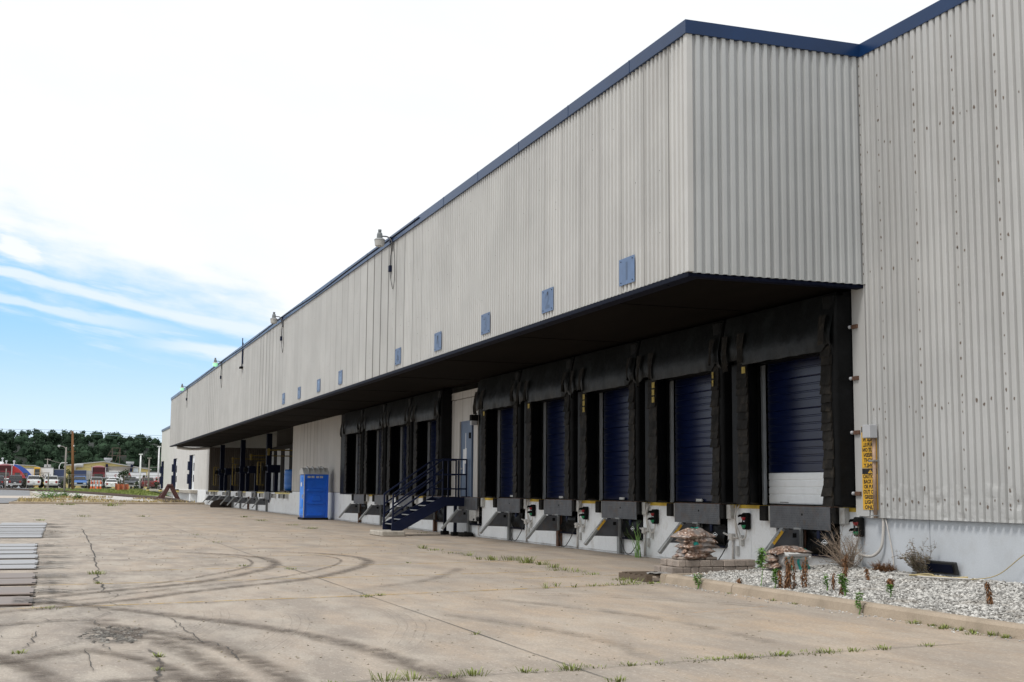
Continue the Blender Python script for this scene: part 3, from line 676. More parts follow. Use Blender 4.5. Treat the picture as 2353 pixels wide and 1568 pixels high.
# screws with dark run-off round them on the side wall; drip holes along the return
sc = MB()
def spot(c, r, ax, out):
    n = 7; V = [c]; rr = [r*random.uniform(.6, 1.35) for _ in range(n)]
    for k in range(n):
        t = 2*math.pi*k/n; a, b = rr[k]*math.cos(t), rr[k]*math.sin(t)*1.5-.3*r
        V.append((c[0], c[1]+a, c[2]+b) if ax == 0 else (c[0]+a, c[1], c[2]+b))
    sc.add(V, [(0, 1+k, 1+(k+1) % n) for k in range(n)])
fx = W-.03-.056
for j in range(8):
    y = 18.93-1.0*j-.45
    for k in range(27): spot((fx, round((y+12)/PITCH)*PITCH-12+.56*PITCH, 1.35+.29*k+random.uniform(-.04, .04)), .017*random.uniform(.6, 1.3), 0, -1)
for z in (2.95, 5.42, 7.6, 1.42):
    for k in range(56):
        if random.random() < .55: spot((fx, -12+(187-k+.56)*PITCH, z+random.uniform(-.06, .06)), .019*random.uniform(.6, 1.3), 0, -1)
for k in range(22): spot((W-.105, Y0-.05, 5.4+.18*k), .016, 0, -1)
sc.build('screw_spots', M('screw_dirt', (.15, .12, .10), .9), wh, recalc=False)['kind'] = 'stuff'
hs = MB()
for k in range(21): hs.lathe([(.013, -.004), (.013, .004)], (XC+.06+PITCH*(k+.70), Y0-.047, ZB+.07), 8, 1)
for k in range(300):
    y = Y0+1.0+random.choice(range(100)); hs.box(XC-.037, y+.02, ZB+.2+.16*(k % 26), XC-.034, y+.035, ZB+.215+.16*(k % 26))
o = hs.build('fastener_heads', K['dark'], wh); o['kind'] = 'stuff'

# concrete base walls with leveller pits
dw = MB(); dk = MB()
def vwall(y0, y1, z0, z1, mb=None, x=W):
    (mb or dw).box(x, y0, z0, x+.28, y1, z1)
edges = [(19.46, BAY[0]-1.09)]
for k in range(9): edges.append((BAY[k]+1.09, BAY[k+1]-1.09))
edges.append((BAY[9]+1.09, 63.08))
for a, b in edges:
    m_ = (a+b)/2
    if b-a > 1.2: vwall(a, m_-.005, 0, 1.28); vwall(m_+.005, b, 0, 1.28)
    else: vwall(a, b, 0, 1.28)
for c in BAY[:10]:
    vwall(c-1.085, c-.10, 0, .42); vwall(c-.09, c+1.085, 0, .42)
    dk.box(W+1.2, c-1.3, .2, W+1.25, c+1.3, 1.29)
dw.box(W, 63.09, 0, W+.28, 69.5, 1.36).box(W, 69.51, 0, W+.28, 76.45, 1.36)
dw.build('dock_wall', K['white_wall'], wh, bevel=.004)
MB().box(W+.015, 17.59, -.1, W+.3, 19.455, 1.2).box(W+.015, 10, -.1, W+.3, 17.575, 1.2).box(W+.015, -12, -.1, W+.3, 9.99, 1.2).build('foundation', K['found'], wh, bevel=.004)
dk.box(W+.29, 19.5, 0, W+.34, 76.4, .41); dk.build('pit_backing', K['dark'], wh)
MB().box(W+.3, -12, 1.18, 45.8, 76.5, 1.285).build('dock_floor', K['block'], wh)
for a, b in edges[:-1]:
    MB().box(W-.006, a+.02, 1.225, W+.28, b-.02, 1.297).build('yellow_edge', K['yellow'], wh)
# wall above the docks, dark, with openings
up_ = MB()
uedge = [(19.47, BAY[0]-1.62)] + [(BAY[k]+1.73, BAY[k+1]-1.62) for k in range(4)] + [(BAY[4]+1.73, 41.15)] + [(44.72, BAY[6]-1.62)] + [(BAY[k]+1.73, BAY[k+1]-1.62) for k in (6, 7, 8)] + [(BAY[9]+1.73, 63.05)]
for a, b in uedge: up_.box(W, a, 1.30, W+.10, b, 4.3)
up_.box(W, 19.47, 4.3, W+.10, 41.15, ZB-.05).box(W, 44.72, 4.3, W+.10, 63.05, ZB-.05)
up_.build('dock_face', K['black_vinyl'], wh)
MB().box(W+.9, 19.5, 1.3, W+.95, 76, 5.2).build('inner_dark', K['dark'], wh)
# pale panels
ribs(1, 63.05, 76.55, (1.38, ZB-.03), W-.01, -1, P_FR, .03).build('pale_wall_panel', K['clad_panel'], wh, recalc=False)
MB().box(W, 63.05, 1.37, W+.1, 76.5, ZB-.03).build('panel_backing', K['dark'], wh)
pd = MB(); pd.box(W-.03, 44.50, 1.31, W+.06, 44.72, 4.97).box(W-.03, 41.15, 4.72, W+.06, 44.50, 4.97).box(W-.03, 41.15, 1.31, W+.06, 41.30, 4.72)
yb = 44.44
while yb > 41.40:
    if yb-.2 > 43.06 or yb < 41.82: pd.box(W-.012, max(yb-.195, 41.31), 1.31, W+.05, yb, 4.70)
    else: pd.box(W-.012, yb-.195, 3.92, W+.05, yb, 4.70)
    yb -= .2
pd.build('door_bay_panel', K['clad_panel'], wh)
dr = MB().box(W-.006, 41.90, 1.33, W+.03, 42.98, 3.84).build('personnel_door', M('grey_blue_door', (.10, .15, .24), .5, var=.12, vs=2), wh)
MB().box(W-.02, 42.98, 1.31, W+.05, 43.05, 3.92).box(W-.02, 41.83, 1.31, W+.05, 41.90, 3.92).box(W-.02, 41.90, 3.84, W+.05, 42.98, 3.92).build('door_frame', M('door_frame_blue', (.09, .13, .21), .5), dr)
MB().lathe([(.0, -.06), (.03, -.06), (.03, 0), (.015, .0)], (W-.01, 42.86, 2.28), 8, 0).build('door_handle', K['chrome'], dr)
MB().box(W-.012, 42.62, 2.1, W-.007, 42.80, 2.95).box(W-.012, 42.42, 2.45, W-.0075, 42.60, 2.98).box(W-.010, 42.5, 2.98, W-.0075, 42.56, 3.5).build('taped_notice', K['paper'], dr)
MB().box(W-.05, 41.95, 3.3, W-.007, 42.06, 3.5).build('door_closer', K['dark'], dr)
# dock doors
def dock_door(c, k):
    mb = MB(); z = 1.335; P = []
    prof = []
    for sct in range(5):
        z0 = z+sct*.61
        prof += [(z0, .012), (z0+.02, 0)]
        for g_ in (.16, .30, .44): prof += [(z0+g_, 0), (z0+g_+.012, .010), (z0+g_+.03, .010), (z0+g_+.042, 0)]
        prof += [(z0+.595, 0), (z0+.605, .018)]
    x = W+.115
    zl = 1.335+.63 if k == 0 else 0
    if zl: prof2 = [p for p in prof if p[0] >= 1.335+.605]
    else: prof2 = prof
    d = mb.grid([[(x+dd, c-1.56, zz), (x+dd, c+1.52, zz)] for zz, dd in prof2]).build('dock_door', K['door_blue'], wh, recalc=False)
    if zl:
        MB().grid([[(x+dd-.002, c-1.56, zz), (x+dd-.002, c+1.52, zz)] for zz, dd in prof if zz <= 1.335+.606]).build('white_bottom_section', K['white_panel'], d, recalc=False)
    MB().box(x-.07, c+1.60, 1.31, x+.0, c+1.67, 4.25).build('door_track', K['track'], d)
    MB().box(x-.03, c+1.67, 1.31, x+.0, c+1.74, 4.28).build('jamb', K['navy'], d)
    MB().box(x-.05, c-1.56, 1.305, x-.01, c+1.52, 1.335).build('bottom_seal', K['rubber'], d)
    if k in (1, 2, 3, 4): MB().box(x-.06, c+.15, 1.345, x-.03, c+.42, 1.40).build('door_handle', K['bracket_white'], d)
    if k == 0: MB().box(x-.012, c+.8, 1.36, x-.004, c+1.1, 1.375).build('door_handle', K['steel'], d)
for k in ROW1+ROW2: dock_door(BAY[k], k)
# recessed porch beyond the long panel
PX = 18.7
MB().box(W, 76.46, 0, W+.25, 80.2, 1.27).box(W, 80.21, 0, W+.25, 84.5, 1.27).box(W, 84.51, 0, W+.25, 92.6, 1.27).box(W, 92.61, 0, W+.25, 100.9, 1.27).box(W, 100.91, 0, W+.25, 109, 1.27).box(W, 109.01, 0, W+.25, 119.9, 1.27).build('porch_dock_wall', K['white_wall'], wh, bevel=.004)
MB().box(W+.25, 76.5, 1.1, PX, 119.9, 1.27).build('porch_floor', K['block'], wh)
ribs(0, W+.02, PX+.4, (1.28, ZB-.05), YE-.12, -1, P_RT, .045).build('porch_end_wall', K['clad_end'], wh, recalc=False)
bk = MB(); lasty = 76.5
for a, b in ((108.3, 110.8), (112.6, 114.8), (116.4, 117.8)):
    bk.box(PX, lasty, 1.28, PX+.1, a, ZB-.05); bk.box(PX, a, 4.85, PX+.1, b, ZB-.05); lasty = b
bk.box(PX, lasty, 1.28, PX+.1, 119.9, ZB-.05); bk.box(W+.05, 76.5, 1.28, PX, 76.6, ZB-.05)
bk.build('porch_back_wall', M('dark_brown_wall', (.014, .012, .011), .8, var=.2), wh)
for a, b in ((108.3, 110.8), (112.6, 114.8), (116.4, 117.8)):
    d = MB().box(PX+.02, a, 1.28, PX+.08, b, 4.85).build('porch_door', K['white_panel'], wh)
    MB().box(PX-.03, b-.1, 1.28, PX+.02, b, 4.85).build('door_track', K['navy'], d)
for a, b in ((112.3, 119.8), (104.1, 107.6), (95.9, 99.7), (87.3, 91.0), (77.3, 82.7)): MB().box(W-.012, a, 1.19, W+.02, b, 1.285).build('yellow_edge', K['pale_yellow'], wh)
for y in (87.2, 99.8, 112.4): MB().box(W+.08, y-.21, 1.27, W+.42, y+.21, ZB-.05).build('canopy_column', K['navy'], wh, bevel=.01)

# rail annex beyond the canopy
an = thing('rail_annex', (W, 148, 0), 'lower white block annex with tall narrow blue rail doors beyond the canopy end', 'building')
ZA = 9.03
K['annex'] = M('annex_block', (.55, .54, .52), .85, var=.05, vs=1, fine=.06, fs=6, stain_or_sheen=(.40, .36, .31), ss=.6, sa=.3)
ab = MB(); last = YE+.02; doors = [(132.8, 137.0), (151.8, 155.6), (170.3, 173.2)]
for a, b in doors:
    ab.box(W, last, 1.34, W+.3, a, ZA-.28); ab.box(W, a, 4.85, W+.3, b, ZA-.28); last = b
ab.box(W, last, 1.34, W+.3, 175.2, ZA-.28); ab.box(W+.3, 175, 0, 44, 175.2, ZA-.28).box(W+.3, YE+.03, ZA-.4, 44, 175, ZA-.3)
ab.build('block_wall', K['annex'], an)
MB().box(W-.08, YE+.03, ZA-.28, W+.3, 175.3, ZA).box(W+.3, 175.1, ZA-.28, 44, 175.3, ZA).build('roof_trim', K['navy_trim'], an)
MB().box(W-.03, YE, 0, W+.3, 128, 1.34).box(W-.03, 128.01, 0, W+.3, 176, 1.34).build('base_wall', K['white_wall'], an)
for a, b in doors:
    d = MB().box(W+.18, a, 1.3, W+.24, b, 4.85).build('rail_door', K['white_panel'], an)
    q = MB().box(W-.10, b-.7, 1.36, W+.1, b+.02, 4.83).box(W-.25, b-.6, 1.9, W-.1, b+.3, 2.9).box(W-.25, b-.6, 3.3, W-.1, b+.2, 4.2)
    q.box(W-.06, a-.02, 2.1, W+.1, a+.25, 2.8).box(W-.06, a-.02, 3.2, W+.1, a+.25, 4.0).build('door_seal', K['navy_mid'], d)
rdk = thing('rail_dock', (W-.3, 165, 0), 'grey concrete rail platform on white piers along the annex wall', 'loading platform')
MB().box(W-.75, 128.6, .98, W-.04, 199, 1.28).build('platform_slab', K['block'], rdk, bevel=.02)
pr = MB()
for y in (129, 146, 163, 180, 197): pr.box(W-.68, y, 0.1, W-.04, y+1.1, .97)
pr.box(W-.25, 130.2, .1, W-.04, 198, .97); pr.build('pier', K['white_wall'], rdk)
for y in (140, 162, 184, 197.5):
    q = MB().box(W-1.0, y, 1.02, W-.75, y+2.4, 1.2).build('rail_bumper', K['pale_yellow'], rdk); MB().box(W-.98, y+.3, 1.2, W-.75, y+2.0, 1.34).build('bumper_pad', K['rubber'], q)
tag(MB().tube(curve3([(10.5, 119.6, 5.12), (11.2, 119.6, 5.03), (12.0, 119.6, 5.0), (12.8, 119.6, 5.05), (13.4, 119.6, 5.12)], 5), [.10]+[.13, .14]*9+[.13, .10], 10).build('wrapped_duct', K['foil'], smooth=True), 'white wrapped duct sagging under the far end of the canopy', 'duct')

# ================================================================== DOCK EQUIPMENT
def bayname(k):
    if k < 5: return ('nearest loading door, white at the bottom', 'second loading door from the near corner', 'third loading door from the near corner', 'fourth loading door from the near corner', 'fifth loading door from the near corner')[k]
    return {6: 'first loading door beyond the blue stairs', 7: 'second loading door beyond the blue stairs', 8: 'third loading door beyond the blue stairs', 9: 'last of the four doors beyond the blue stairs'}[k]
XF = 12.98
def dock_seal(c, k):
    t = thing('dock_seal', (W, c, 1.33), 'black foam dock seal framing the '+bayname(k), 'dock seal', 'black foam dock seals round the loading doors')
    zt = 4.16
    rnd = random.Random(k)
    # far pad: stepped front, near pad: rounded outer side
    a = c+1.33
    fp = [(W-.002, a+.40), (XF+.03, a), (XF, a+.03), (XF, a+.40), (XF+.05, a+.43), (XF+.06, a+.74), (XF+.10, a+.81), (XF+.2, a+.84), (W-.002, a+.84)]
    MB().prism(fp, 2, 1.335, zt).build('far_pad', K['black_vinyl'], t, bevel=.015)
    b = c-1.33
    q = [(W-.002, b), (XF+.03, b), (XF, b-.03), (XF, b-.27), (XF+.02, b-.335), (XF+.07, b-.365), (W-.002, b-.375)]
    MB().prism(q, 2, 1.335, 5.08).build('near_pad', K['black_vinyl'], t, bevel=.015)
    for nm, y0, y1, rows_ in (('far_pad', a-.015, a+.395, 17), ('near_pad', b-.29, b+.015, 17)):
        mb = MB(); h = (zt-1.34)/rows_
        for i in range(rows_):
            z0 = 1.34+i*h; lift = rnd.uniform(.01, .045); dy = rnd.uniform(-.022, .022); tw = rnd.uniform(-.015, .015); sag = rnd.uniform(-.02, .012)
            x0, x1 = XF-.012, XF-.012-lift
            n = 4; P0, P1 = [], []
            for j in range(n+1):
                y = y0+(y1-y0)*j/n+dy; wv = .008*math.sin(j*1.7+i)
                P0.append((x0-wv*.4, y, z0+h+.015)); P1.append((x1-wv+tw*(j/n-.5), y+rnd.uniform(-.004, .004), z0-.012+sag+rnd.uniform(-.008, .008)))
            mb.grid([P0, P1]); mb.quad(P1[0], P0[0], (XF, P0[0][1], P0[0][2]), (XF, P1[0][1], P1[0][2])); mb.quad(P1[-1], P0[-1], (XF, P0[-1][1], P0[-1][2]), (XF, P1[-1][1], P1[-1][2]))
            # underside, so each pleat reads as thick cloth
            mb.grid([P1, [(XF, p[1], p[2]+.02) for p in P1]])
        mb.build('wear_pleats', K['pleat'], t, recalc=False)
        if k < 5:
            ym = MB(); nn = (1, 3, 3, 1, 1)[k] if nm == 'far_pad' else (0, 2, 0, 0, 0)[k]
            for i in range(nn):
                z0 = zt-.1-(i+1)*h; ym.box(XF-.064, (y1-.40 if nm == 'far_pad' else y0+.13)+rnd.uniform(-.01, .01), z0+.02, XF-.057, (y1-.27 if nm == 'far_pad' else y0+.20), z0+h-.015)
            if nn: ym.build('yellow_guide_stripe', K['worn_yellow'], t)
    # head curtain: heavy hanging cloth with folds, over the whole width
    y0, y1 = c-1.72, c+2.28; n = 56; zs = [5.12, 4.9, 4.7, 4.55, 4.4, 4.27, 4.16, 4.08]
    P = []
    for i, z in enumerate(zs):
        row = []
        for j in range(n+1):
            y = y0+(y1-y0)*j/n; f = i/(len(zs)-1)
            inside = c-1.36 < y < c+1.36
            fold = .05*mn.noise(Vector((y*2.1, z*.7, k*3.1)))*f+.02*mn.noise(Vector((y*7, z*1.1, k)))*f
            gx = XF-.03+(.10*(1-f)**2 if f < .5 else 0)-.07*f*(1 if inside else .3)+fold-.05*math.sin(f*math.pi)
            zz = z+.015*mn.noise(Vector((y*3, k, 0)))*f
            if not inside:
                e = (c-1.36-y)/.36 if y < c else (y-c-1.36)/.92
                zz = z+(.12*math.sin(min(1, e)*math.pi)+.08*mn.noise(Vector((y*6, k, 3))))*f
            row.append((gx, y, zz))
        P.append(row)
    mb = MB().grid(P); mb.grid([[(x+.03, y, z) for x, y, z in r] for r in (P[-2], P[-1])])
    mb.build('head_curtain', K['curtain'], t, smooth=True, recalc=False)
    MB().box(XF+.22, y0+.03, 4.1, W-.003, y1-.03, ZB-.10).build('head_pad', K['black_vinyl'], t)
    # loose corner flaps drooping over the pads
    for yy, wd, ln in ((c+1.42, .30, .62), (c+2.06, .24, .75), (c-1.52, .22, .55)):
        mb = MB(); rows2 = []
        for i in range(7):
            f = i/6; row = []
            for j in range(5):
                g_ = j/4-.5; row.append((XF-.10-.05*math.sin(f*2.5)-.05*math.cos(g_*5+k)*f-.03*rnd.random()*f, yy+g_*wd*(1-.45*f)+.05*f*math.sin(k*2+yy), 4.72-ln*f+.06*abs(g_)*f))
            rows2.append(row)
        mb.grid(rows2); mb.build('corner_flap', K['pleat'], t, recalc=False)
    return t
for k in ROW1+ROW2: dock_seal(BAY[k], k)

def leveller(c, k):
    nm = bayname(k) if k != 5 else 'bay under the blue stair platform'
    t = thing('dock_leveller', (W, c, .4), 'grey dock leveller lip below the '+nm, 'dock leveller', 'dock levellers along the white dock wall')
    rnd = random.Random(k+40)
    lp = MB().box(W-.145, c-1.0, .875, W-.12, c+1.08, 1.30)
    lp = lp.build('lip_plate', K['grey_paint'], t, bevel=.006)
    tr_ = MB()
    if k < 5:
        for i in range(44):
            for j in range(9):
                y = c-.96+i*.046+(.023 if j % 2 else 0); z = .91+j*.043
                tr_.bar((W-.1465, y-.010, z-.008*(1 if (i+j) % 2 else -1)), (W-.1465, y+.010, z+.008*(1 if (i+j) % 2 else -1)), .004, .006, (1, 0, 0))
        q = tr_.build('tread_pattern', K['grey_paint'], lp, recalc=False); q['kind'] = 'stuff'
        MB().lathe([(.022, -.003), (.022, .003)], (W-.149, c-.08, 1.15), 10, 0).build('lip_hole', K['dark'], lp)
    MB().box(W-.12, c-1.0, 1.285, W+.4, c+1.08, 1.31).build('deck_edge', K['rust_steel'], t)
    for y in (c-.6, c+.25, c+.75): MB().box(W-.11, y, .72, W-.03, y+.09, .88).build('lip_support', K['navy_mid'], t)
    # crumpled black air bag filling the near half of the pit
    P = []
    for i in range(9):
        row = []
        for j in range(13):
            f, g_ = i/8, j/12; y = c-1.07+1.0*g_; z = .40+.48*f
            row.append((W-.05-.06*math.sin(f*3.1)*math.sin(g_*3.1)+.10*mn.noise(Vector((y*2.6, z*4.5, k*2.))), y, z))
        P.append(row)
    mb = MB().grid(P)
    ag = mb.build('air_bag', K['black_vinyl'], t, smooth=False, recalc=False)
    MB().box(W-.09, c-1.07, .385, W-.01, c-.05, .43).build('bag_clamp', K['navy'], t)
    if k < 3:
        em = MB(); ey, ez, ex = c-.86, .66, W-.175
        for (ya, za), (yb, zb) in (((.105, 0), (0, .055)), ((0, .055), (-.105, 0)), ((-.105, 0), (0, -.055)), ((0, -.055), (.105, 0))):
            em.bar((ex, ey+ya, ez+za), (ex, ey+yb, ez+zb), .004, .009, (1, 0, 0))
        for i in range(6): em.box(ex-.002, ey-.06+i*.021, ez-.012, ex+.002, ey-.046+i*.021, ez+.012)
        em.build('diamond_emblem', K['white_panel'], t)
    for sgn, y in ((1, c+1.2), (-1, c-1.16)):
        ya = y+(.13 if sgn > 0 else -.04); b = MB().box(W-.17, ya-.13+ (.0 if sgn > 0 else .10), 1.0, W-.004, ya+.11+(.0 if sgn > 0 else .02), 1.295)
        bp = b.build('dock_bumper', K['rubber'], t, bevel=.012)
        yb = (c+1.09, c+1.20) if sgn > 0 else (c-1.40, c-1.15)
        MB().box(W-.10, yb[0], 1.005, W-.006, yb[1], 1.292).build('bumper_bracket', K['bracket_white'], bp)
        if sgn > 0: MB().box(W-.06, c+1.09, .995, W-.0, c+1.2, 1.003).build('bracket_foot', K['bracket_white'], bp)
    return t
for k in ROW1+[5]+ROW2: leveller(BAY[k], k)

def restraint(c, k, nm, sticker=True):
    t = thing('vehicle_restraint', (W, c, 0), 'grey hooked truck restraint '+nm, 'truck restraint', 'truck restraints on the white dock wall')
    MB().box(W-.05, c-.06, .02, W-.012, c+.10, .93).box(W-.14, c-.05, .02, W-.115, c+.08, .90).box(W-.115, c+.0, .02, W-.05, c+.02, .9).build('wall_post', K['steel'] if k % 3 else K['rust_steel'], t)
    MB().box(W-.16, c-.11, .46, W-.11, c+.14, .90).build('carriage', K['steel'], t)
    hp = MB().prism([(W-.16, .87), (W-.52, .87), (W-.86, .52), (W-.80, .46), (W-.16, .44)], 1, c-.05, c-.02)
    hp = hp.build('side_plate', K['grey_paint'], t)
    MB().box(W-.30, c-.055, .72, W-.22, c-.0505, .80).build('roller_hole', K['dark'], hp)
    MB().bar((W-.50, c-.03, .88), (W-1.04, c-.03, .245), .10, .075).build('hook_arm', K['steel'], t, bevel=.006)
    if sticker:
        d = Vector((-.54, 0, -.635)).normalized(); n_ = Vector((-d.z, 0, d.x))
        p = Vector((W-.50, c-.081, .88)); q = MB()
        q.quad(p+d*.05-n_*.03, p+d*.36-n_*.03, p+d*.36+n_*.03, p+d*.05+n_*.03)
        q = q.build('sticker', K['sign_yellow'], hp)
        txt = text_mb(MB(), 'DOK-LOK', p+d*.205+n_*-.016+Vector((0, -.002, 0)), -d, -n_ if n_.z < 0 else n_, .055, sx=.95)
        txt.build('lettering', K['sign_black'], hp, recalc=False)
    return t
for k in ROW1: restraint(BAY[k]+.06, k, 'below the '+bayname(k), k < 3)
restraint(BAY[5]+.06, 5, 'in the bay under the blue stair platform', False)
for k in ROW2: restraint(BAY[k]+.06, k, 'below the '+bayname(k), False)

# porch dock: restraints, levellers, bumpers, posts, gates
py = [114.6, 110.6, 106.4, 102.2, 98.0, 93.9, 89.8, 85.5]
for i, y in enumerate(py): restraint(y, i+1, 'below the porch dock, %s from the blue barrel' % (NTH[7-i] if 7-i else 'nearest'), False)
for i, y in enumerate((104.2, 97.2, 90.2, 84.3)):
    t = thing('dock_leveller', (W, y+.9, .9), 'grey leveller lip on the porch dock, %s of four from the blue barrel' % NTH[3-i], 'dock leveller', 'lips of the porch dock')
    MB().box(W-.12, y, .78, W-.08, y+2.0, 1.30).build('lip_plate', K['grey_paint'], t)
    MB().box(W-.08, y+.4, .6, W-.02, y+.6, .8).build('lip_support', K['navy_mid'], t)
for i, y in enumerate((118.9, 115.5, 113.1, 107.2, 104.4, 99.2, 96.0, 90.5, 87.5, 82.3, 79.6, 77.8)):
    t = thing('dock_bumper', (W, y, 1.0), 'black rubber bumper block on the porch dock edge, %s from the blue barrel' % (NTH[11-i] if 11-i < 8 else ('ninth', 'tenth', 'eleventh', 'twelfth')[3-i]), 'bumper', 'rubber bumpers on the porch dock')
    MB().box(W-.25, y, .93, W-.01, y+.28, 1.19).build('rubber_block', K['rubber'], t); MB().box(W-.22, y-.06, .93, W-.01, y-.002, 1.2).build('bracket', K['bracket_white'], t)
for i, (y, h) in enumerate(((109.7, 3.07), (105.5, 3.09), (97, 3.11), (92.5, 3.08), (84, 3.04))):
    t = thing('guide_post', (W+.25, y, 1.27), 'navy guide post with a box head on the porch, %s from the blue barrel' % NTH[4-i], 'post', 'navy posts on the porch dock')
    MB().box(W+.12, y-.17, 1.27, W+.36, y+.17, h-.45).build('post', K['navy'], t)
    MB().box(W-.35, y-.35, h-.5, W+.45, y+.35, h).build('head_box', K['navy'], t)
    MB().box(W-.62, y+.1, h-.4, W-.35, y+.3, h-.1).build('side_arm', K['dark'], t)
for i, (y, z0, z1) in enumerate(((113.4, 1.75, 3.3), (101.2, 1.75, 3.35), (88.4, 1.75, 3.3))):
    t = thing('dock_gate', (W+.2, y, 1.27), 'yellow tube safety gate beside the %s navy column of the porch' % ('farthest', 'middle', 'nearest')[i], 'safety gate', 'yellow gates on the porch dock')
    MB().bar((W-.3, y, z0), (W-.3, y, z1), .08, .08).bar((W-.3, y, z0), (W+.15, y, z0), .05, .05).bar((W-.3, y, z1), (W+.15, y, z1), .05, .05).build('gate_frame', K['dim_yellow'], t)
    MB().bar((W-.1, y, z0), (W-.1, y, z1), .05, .05).build('gate_bar', K['dim_yellow'], t)
for i, (xa, y, xb, z) in enumerate(((W+.3, 107, W+3.2, 3.9), (W+.4, 97.5, W+4.4, 3.95), (W-.1, 86, W+4.2, 4.05), )):
    t = thing('barrier_arm', (xa, y, z), 'yellow horizontal barrier arm high across the porch, %s of three' % ('farthest and faintest', 'middle', 'nearest')[i], 'barrier arm', 'yellow barrier arms in the porch')
    MB().bar((xa, y, z), (xb, y, z), .07, .07).build('arm', K['dim_yellow'], t)
    MB().bar((xa+.15, y, z-.35), (xa+.15, y, z+.12), .14, .14).build('pivot', K['dim_yellow'], t)
    MB().bar((xb-.1, y, z-.5), (xb-.1, y, z+.08), .07, .07).build('drop_bar', K['dim_yellow'], t)
t = thing('plastic_barrel', (W+.95, 80.2, 1.4), 'blue plastic barrel standing on a wooden pallet on the porch dock', 'barrel')
MB().lathe([(.40, 0), (.46, .12), (.475, .3), (.455, .36), (.475, .42), (.475, .85), (.455, .9), (.475, .96), (.46, 1.2), (.42, 1.3), (.40, 1.28), (.1, 1.28)], (W+.62, 80.2, 1.4), 28).build('barrel_body', K['barrel_blue'], t, smooth=True)
MB().lathe([(.05, 0), (.05, .04)], (W+.45, 80.2, 2.68), 10).build('bung', K['barrel_blue'], t)
t = thing('pallet', (W+.6, 80.2, 1.28), 'brown wooden pallet under the blue barrel', 'pallet')
for i in range(6): MB().box(W+.06, 79.5+.25*i, 1.375, W+1.3, 79.62+.25*i, 1.397).build('deck_board', K['wood'], t)
for i in range(3): MB().box(W+.06+.55*i, 79.5, 1.275, W+.15+.55*i, 80.87, 1.374).build('runner', K['wood'], t)
t = thing('storage_tote', (W+1.6, 84.6, 1.28), 'white labelled crate standing behind the blue barrel', 'crate')
MB().box(W+1.5, 84.3, 1.28, W+2.3, 85.4, 2.3).build('crate_body', K['dark'], t, bevel=.02); MB().box(W+1.48, 84.28, 2.3, W+2.32, 85.42, 2.75).build('crate_label', K['paper'], t)

# dock signal lights, one on the near side of each bay
def signal(c, nm, z=.97):
    y = c; t = thing('signal_light', (W, y, z), 'small black red-over-green dock signal '+nm, 'signal light', 'red and green dock signals')
    MB().box(W-.12, y-.10, z-.17, W-.01, y+.10, z+.17).build('housing', K['dark'], t, bevel=.03, seg=2)
    for dz, nm2, mt in ((.078, 'red_lens', 'red_lens'), (-.082, 'green_lens', 'green_lens')):
        ln = MB().lathe([(.068, 0), (.064, -.02), (.045, -.042), (.02, -.054), (.004, -.056)], (W-.118, y, z+dz), 14, 0).build(nm2, K[mt], t, smooth=True)
        vs_ = MB(); pr_ = []
        for k in range(13):
            a = math.pi*(.06+.88*k/12); pr_.append((y+.072*math.cos(a), z+dz+.072*math.sin(a)))
        vs_.grid([[(W-.118, p[0], p[1]) for p in pr_], [(W-.225, p[0], p[1]-.014) for p in pr_]])
        vs_.build('visor', K['dark'], ln, recalc=False)
    MB().box(W-.121, y-.03, z-.012, W-.117, y+.03, z+.008).build('label_strip', K['paper'], t)
    return t
SIGY = [19.42, 23.32, 27.55, 31.75, 35.72]
for y, nm in zip(SIGY, ('beside the pale blue foundation, nearest of all', 'between the first and second restraints from the near corner', 'between the second and third restraints, beside the tall green grass', 'between the third and fourth restraints from the near corner', 'between the fourth and fifth restraints from the near corner')): signal(y, nm)
# conduits and cables on the dock wall
for i, y in enumerate(SIGY[1:]):
    t = thing('wall_conduit', (W-.03, y, .2), 'white bent conduit run looping round the %s dock signal from the near corner' % NTH[i+1], 'conduit', 'white conduits on the dock wall')
    x = W-.035
    MB().tube(curve3([(x, y+.45, 1.29), (x-.06, y+.40, 1.0), (x-.02, y+.42, .7), (x, y+.40, .62)], 5), .022).build('riser', K['pvc'], t, smooth=True)
    MB().tube(curve3([(x, y+.32, 1.29), (x-.09, y+.36, 1.05), (x-.05, y+.28, .75), (x-.06, y+.12, .60), (x-.05, y+.0, .66), (x-.04, y-.02, .80)], 6), .017).build('flexible_loop', K['pvc'], t, smooth=True)
    MB().tube([(x, y+.62, .60), (x, y+.62, .02)], .024).tube([(x, y+.40, .62), (x, y+.62, .62), (x, y+1.0, .70)], .022).build('dropper', K['pvc'], t, smooth=True)
    MB().box(x-.06, y+.57, .56, x+.03, y+.68, .70).build('junction_box', K['pvc'], t, bevel=.008)
    MB().box(x-.04, y+.20, .46, x+.03, y+.30, .68).box(x-.02, y+.40, .25, x+.03, y+.48, .45).build('outlet_box', K['bracket_white'], t)
    c = tag(MB().tube(curve3([(x-.02, y+.72, .60), (x-.10, y+.85, .3), (x-.16, y+1.1, .06), (x-.14, y+1.45, .09), (x-.08, y+1.85, .40)], 6), .011, 6).build('power_cable', K['cable'], smooth=True), 'black cable sagging to the restraint post, %s bay from the near corner' % NTH[i+1], 'cable', 'black cables on the dock wall')
tag(MB().tube(curve3([(W-.05, 19.42, .78), (W-.08, 19.47, .62), (W-.1, 19.4, .52), (W-.12, 19.2, .48), (W-.1, 18.95, .5), (W-.06, 18.78, .66), (W-.04, 18.74, 1.0), (W-.04, 18.75, 1.16)], 6), .026, 8).build('wall_conduit', K['pvc'], smooth=True), 'grey bent conduit curving down the pale blue foundation under the warning signs', 'conduit')
